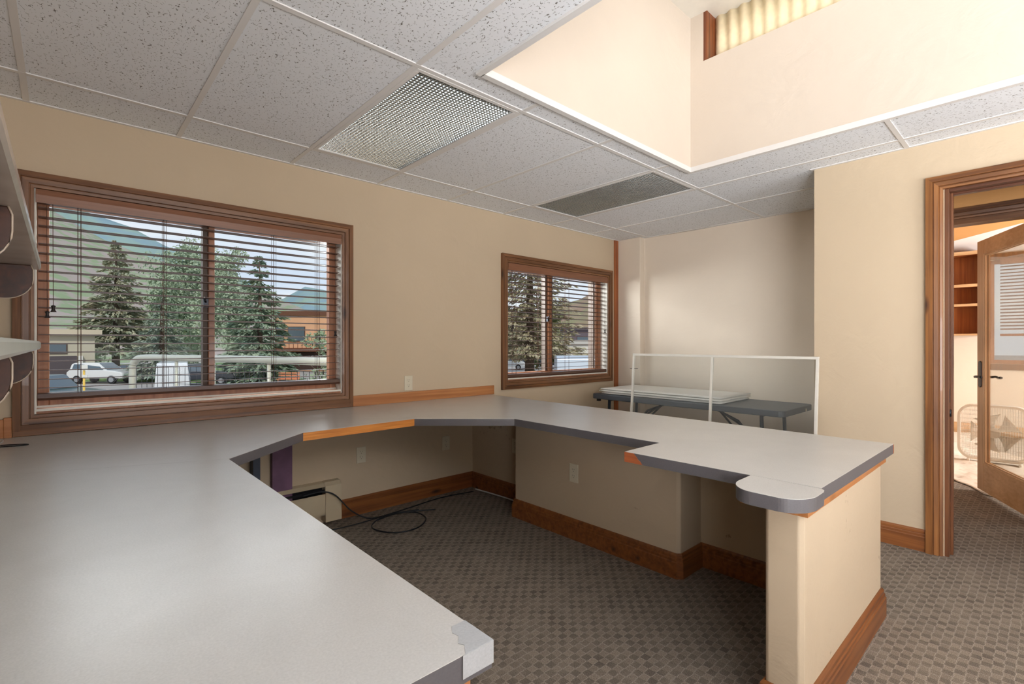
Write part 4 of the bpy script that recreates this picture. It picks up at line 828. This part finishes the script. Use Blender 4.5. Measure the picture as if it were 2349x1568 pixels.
# vehicles
M['tyre'] = mat('tyre', (34, 34, 36), .8); M['rim'] = mat('rim', (170, 170, 172), .35, metal=.7); M['carglass'] = mat('car_glass', (84, 96, 104), .08, spec=.8)
def car(name, label, cat, x, y, ang, rgb, kind='suv', ln=4.6, wd=1.8):
    t = thing(name, label, cat, (x, y, GZ)); c, s = math.cos(ang), math.sin(ang)
    def P(u, v, z): return (x+u*c-v*s, y+u*s+v*c, GZ+z)
    h = wd/2
    if kind == 'suv': body = [(0, .45), (.02, .95), (.25, 1.12), (.35, 1.62), (.6, 1.70), (2.5, 1.70), (3.25, 1.12), (4.4, .98), (4.58, .8), (4.6, .45)]; win = [[(.48, 1.14), (.55, 1.60), (1.45, 1.60), (1.45, 1.14)], [(1.53, 1.14), (1.53, 1.60), (2.45, 1.60), (3.05, 1.14)]]; shield = [(2.55, 1.68), (3.22, 1.15)]
    elif kind == 'sedan': body = [(0, .4), (.03, .85), (.9, .98), (1.5, 1.40), (2.6, 1.42), (3.4, .98), (4.4, .85), (4.6, .6), (4.6, .4)]; win = [[(1.1, 1.0), (1.6, 1.34), (2.05, 1.35), (2.05, 1.0)], [(2.12, 1.0), (2.12, 1.35), (2.58, 1.34), (3.2, 1.0)]]; shield = [(2.68, 1.40), (3.36, 1.0)]
    elif kind == 'pickup': body = [(0, .55), (.02, 1.12), (2.2, 1.12), (2.25, 1.80), (2.45, 1.84), (3.55, 1.84), (4.15, 1.22), (5.4, 1.12), (5.6, .9), (5.6, .5)]; win = [[(2.4, 1.22), (2.45, 1.72), (3.0, 1.74), (3.0, 1.22)], [(3.08, 1.22), (3.08, 1.74), (3.5, 1.74), (4.0, 1.24)]]; shield = [(3.62, 1.82), (4.12, 1.26)]; ln = 5.6
    elif kind == 'van': body = [(0, .4), (0, 2.0), (.15, 2.12), (4.1, 2.12), (4.6, 1.6), (5.2, 1.2), (5.4, .9), (5.4, .4)]; win = [[(3.55, 1.25), (3.55, 1.85), (4.1, 1.85), (4.6, 1.3)]]; shield = [(4.2, 2.05), (4.62, 1.6)]; ln = 5.4
    b = MB(); n = len(body); ins = lambda z: .13 if z > 1.3 else 0
    vs = [P(u, -h+ins(z), z) for u, z in body]+[P(u, h-ins(z), z) for u, z in body]
    b.add(vs, [tuple(range(n))[::-1], tuple(range(n, 2*n))]+[(i, (i+1) % n, n+(i+1) % n, n+i) for i in range(n)]); obj('body', b, mat('paint_'+name, rgb, .3, coat=.5), t, .06, seg=2)
    b = MB()
    for w__ in win:
        for sd in (-1, 1):
            f0 = lambda z: sd*(h+.012-ins(z)*min(1, (z-1.0)/.4 if kind != 'van' else 1))
            b.add([P(u, f0(z), z) for u, z in w__]+[P(u, f0(z)-sd*.05, z) for u, z in w__], [(0, 1, 2, 3), (7, 6, 5, 4), (0, 4, 5, 1), (1, 5, 6, 2), (2, 6, 7, 3), (3, 7, 4, 0)])
    (ua, za), (ub, zb_) = shield; b.add([P(ua+.03, -h+.22, za), P(ua+.03, h-.22, za), P(ub+.03, h-.16, zb_), P(ub+.03, -h+.16, zb_), P(ua-.03, -h+.22, za-.05), P(ua-.03, h-.22, za-.05), P(ub-.03, h-.16, zb_-.05), P(ub-.03, -h+.16, zb_-.05)], [(0, 1, 2, 3), (7, 6, 5, 4), (0, 4, 5, 1), (1, 5, 6, 2), (2, 6, 7, 3), (3, 7, 4, 0)]); obj('windows', b, 'carglass', t)
    rw = .34 if kind != 'pickup' else .39
    for u in (ln*.19, ln*.80):
        for sd in (-1, 1):
            b = MB(); cc = [(u+rw*math.cos(q), rw+rw*math.sin(q)) for q in [2*PI*i/18 for i in range(18)]]; b.ext(cc, lambda a, z, w: P(a, w, z), sd*(h-.2), sd*(h+.02)); wh = obj('wheel', b, 'tyre', t)
            b = MB(); cc = [(u+rw*.58*math.cos(q), rw+rw*.58*math.sin(q)) for q in [2*PI*i/14 for i in range(14)]]; b.ext(cc, lambda a, z, w: P(a, w, z), sd*(h+.015), sd*(h+.04)); obj('rim', b, 'rim', wh)
    for sd in (-1, 1):
        b = MB(); b.ext([(sd*(h-.4), .68), (sd*(h-.1), .68), (sd*(h-.1), .84), (sd*(h-.4), .84)], lambda v, z, w: P(w, v, z), ln-.08, ln+.03); obj('headlamp', b, 'cable', t)
    return t, P, h
ai = math.radians(-42.5)
pk, P, h = car('pickup_truck', 'dark green pickup with a white hexagonal door emblem', 'truck', -3.0, 33.3, ai, (76, 92, 88), 'pickup', 5.6, 1.9)
b = MB(); b.ext([(3.3+.26*math.cos(q), .86+.24*math.sin(q)) for q in [PI/6+PI/3*i for i in range(6)]], lambda a, z, w: P(a, w, z), -h-.02, -h-.004); part(obj('door_emblem', b, 'white', pk), 'white hexagonal emblem')
car('car', 'pale grey sedan parked nearest, in front of the pickup', 'car', .2, 26.6, ai+.0, (196, 200, 198), 'sedan')
car('van', 'white cargo van behind the balcony mesh', 'van', 4.9, 35.4, ai+2.15, (226, 226, 226), 'van')
car('car', 'white sport utility car under the lone spruce', 'car', .9, 54.6, ai, (222, 220, 216), 'suv')
car('car', 'dark red car parked behind the white one, under the lone spruce', 'car', 3.3, 57.2, ai, (84, 58, 56), 'sedan')
car('car', 'black car parked between the lone spruce and the van', 'car', 6.0, 46.2, ai+.5, (46, 50, 58), 'suv')
car('car', 'white sport utility car seen low in the smaller window', 'car', 39.6, 47.6, ai, (232, 230, 226), 'suv')
car('car', 'dark car parked beyond the thick conifer trunk', 'car', 44.6, 47.0, ai, (58, 60, 66), 'suv')
t = thing('cargo_trailer', 'long silver trailer parked in front of the white wall', 'trailer', (25.6, 22.6, GZ)); c_, s_2 = math.cos(ai), math.sin(ai)
def PT(u, v, z): return (25.2+u*c_-v*s_2, 23.1+u*s_2+v*c_, GZ+z)
b = MB(); b.ext([(-1.1, .55), (-1.15, 1.5), (-1.0, 2.25), (-.7, 2.45), (.7, 2.45), (1.0, 2.25), (1.15, 1.5), (1.1, .55)], lambda v, z, w: PT(w, v, z), 0, 7.5); obj('body', b, mat('silver_trailer', (196, 202, 208), .3, metal=.4), t, .05)
b = MB(); b.ext([(-1.18, 1.2), (-1.14, 1.2), (-1.14, 1.36), (-1.18, 1.36)], lambda v, z, w: PT(w, v, z), 0.05, 7.45); obj('side_stripe', b, 'tabl', t)
for u in (2.0, 5.6):
    for sd in (-1, 1):
        b = MB(); b.ext([(u+.36*math.cos(q), .36+.36*math.sin(q)) for q in [2*PI*i/18 for i in range(18)]], lambda a, z, w: PT(a, w, z), sd*.9, sd*1.13); obj('wheel', b, 'tyre', t)

# sign post, orange bench, lamp
t = thing('sign_post', 'slim yellow post with two small white signs in the lot', 'sign', (.62, 23.8, GZ))
b = MB(); b.tube([(.62, 23.8, GZ), (.62, 23.8, .30)], .035, 8); obj('post', b, mat('yellow_post', (232, 190, 84), .6), t)
b = MB(); b.ext([(-.13, .24), (.13, .24), (.13, .43), (-.13, .43)], lambda u, v, w: (.62+u*.74+w*.67, 23.74-u*.67+w*.74, v), -.012, .012); obj('sign_board', b, 'white', t)
b = MB(); b.ext([(-.13, -.02), (.13, -.02), (.13, .07), (-.13, .07)], lambda u, v, w: (.62+u*.74+w*.67, 23.74-u*.67+w*.74, v), -.012, .012); obj('sign_board', b, 'white', t)
t = thing('bench', 'orange-red slatted bench under the dark spruce', 'bench', (13.4, 41.9, GZ)); bm_ = mat('red_bench', (210, 134, 96), .6)
b = MB()
for z in (.42, .62, .82): b.ext([(0, z), (1.7, z), (1.7, z+.12), (0, z+.12)], lambda u, v, w: (12.9+u*.74+w*.67, 42.3-u*.67+w*.74, GZ+v), .3, .35)
obj('backrest', b, bm_, t); b = MB(); b.ext([(0, .36), (1.7, .36), (1.7, .42), (0, .42)], lambda u, v, w: (12.9+u*.74+w*.67, 42.3-u*.67+w*.74, GZ+v), -.15, .3); obj('seat', b, bm_, t)
for u in (.1, 1.55):
    b = MB(); b.ext([(u, 0), (u+.08, 0), (u+.08, .36), (u, .36)], lambda u, v, w: (12.9+u*.74+w*.67, 42.3-u*.67+w*.74, GZ+v), -.12, .3); obj('leg', b, bm_, t)

# balcony: deck and tube railing with wire mesh
b = MB(); b.prism([(-.9, 3.53), (3.3, 3.53), (2.22, 5.25), (1.55, 7.5), (.95, 8.8), (-.9, 8.8)], -.16, -.02); struct('balcony_deck', b, mat('deck_concrete', (170, 164, 156), .9))
b = MB(); 
for (x, y) in [(-.7, 8.6), (.8, 8.6), (2.3, 5.0), (-.7, 4.2)]: b.box(x-.08, x+.08, y-.08, y+.08, GZ, -.16)
struct('deck_posts', b, 'winfr')
t = thing('balcony_railing', 'pale round tube railing with black wire mesh outside the larger window', 'railing', (1.5, 7.5, -.02))
A_, B_, C_, D_ = (.80, 8.86), (1.51, 7.57), (2.16, 5.36), (3.1, 4.1)
rt = mat('railing_paint', (184, 184, 172), .35, metal=.2)
b = MB(); b.tube(smooth([(.76, 8.93, -.02), (.76, 8.93, .5), (.765, 8.92, .86), (.79, 8.87, .97), (.87, 8.72, 1.015), (1.2, 8.13, 1.015), (B_[0], B_[1], 1.015), (1.86, 6.4, 1.02), (D_[0]-.9, D_[1]+1.1, 1.02), (D_[0], D_[1]+.2, 1.02)], 8), .046, 14); obj('handrail', b, rt, t)
for p in [(1.18, 8.17), (B_[0], B_[1]), (1.86, 6.4), (2.2, 5.3)]:
    b = MB(); b.tube([(p[0], p[1], -.02), (p[0], p[1], 1.0)], .022, 10); obj('post', b, rt, t)
b = MB(); path = [A_, B_, (1.86, 6.4), (2.2, 5.25)]
for i in range(len(path)-1):
    a, c = Vector(path[i]), Vector(path[i+1]); n = int((c-a).length/.10)
    for k in range(n): q = a+(c-a)*k/n; b.tube([(q.x, q.y, .06), (q.x, q.y, .90)], .0032, 4)
    for z in [.06+.12*j for j in range(8)]: b.tube([(a.x, a.y, z), (c.x, c.y, z)], .0032, 4)
obj('wire_mesh', b, 'black', t)
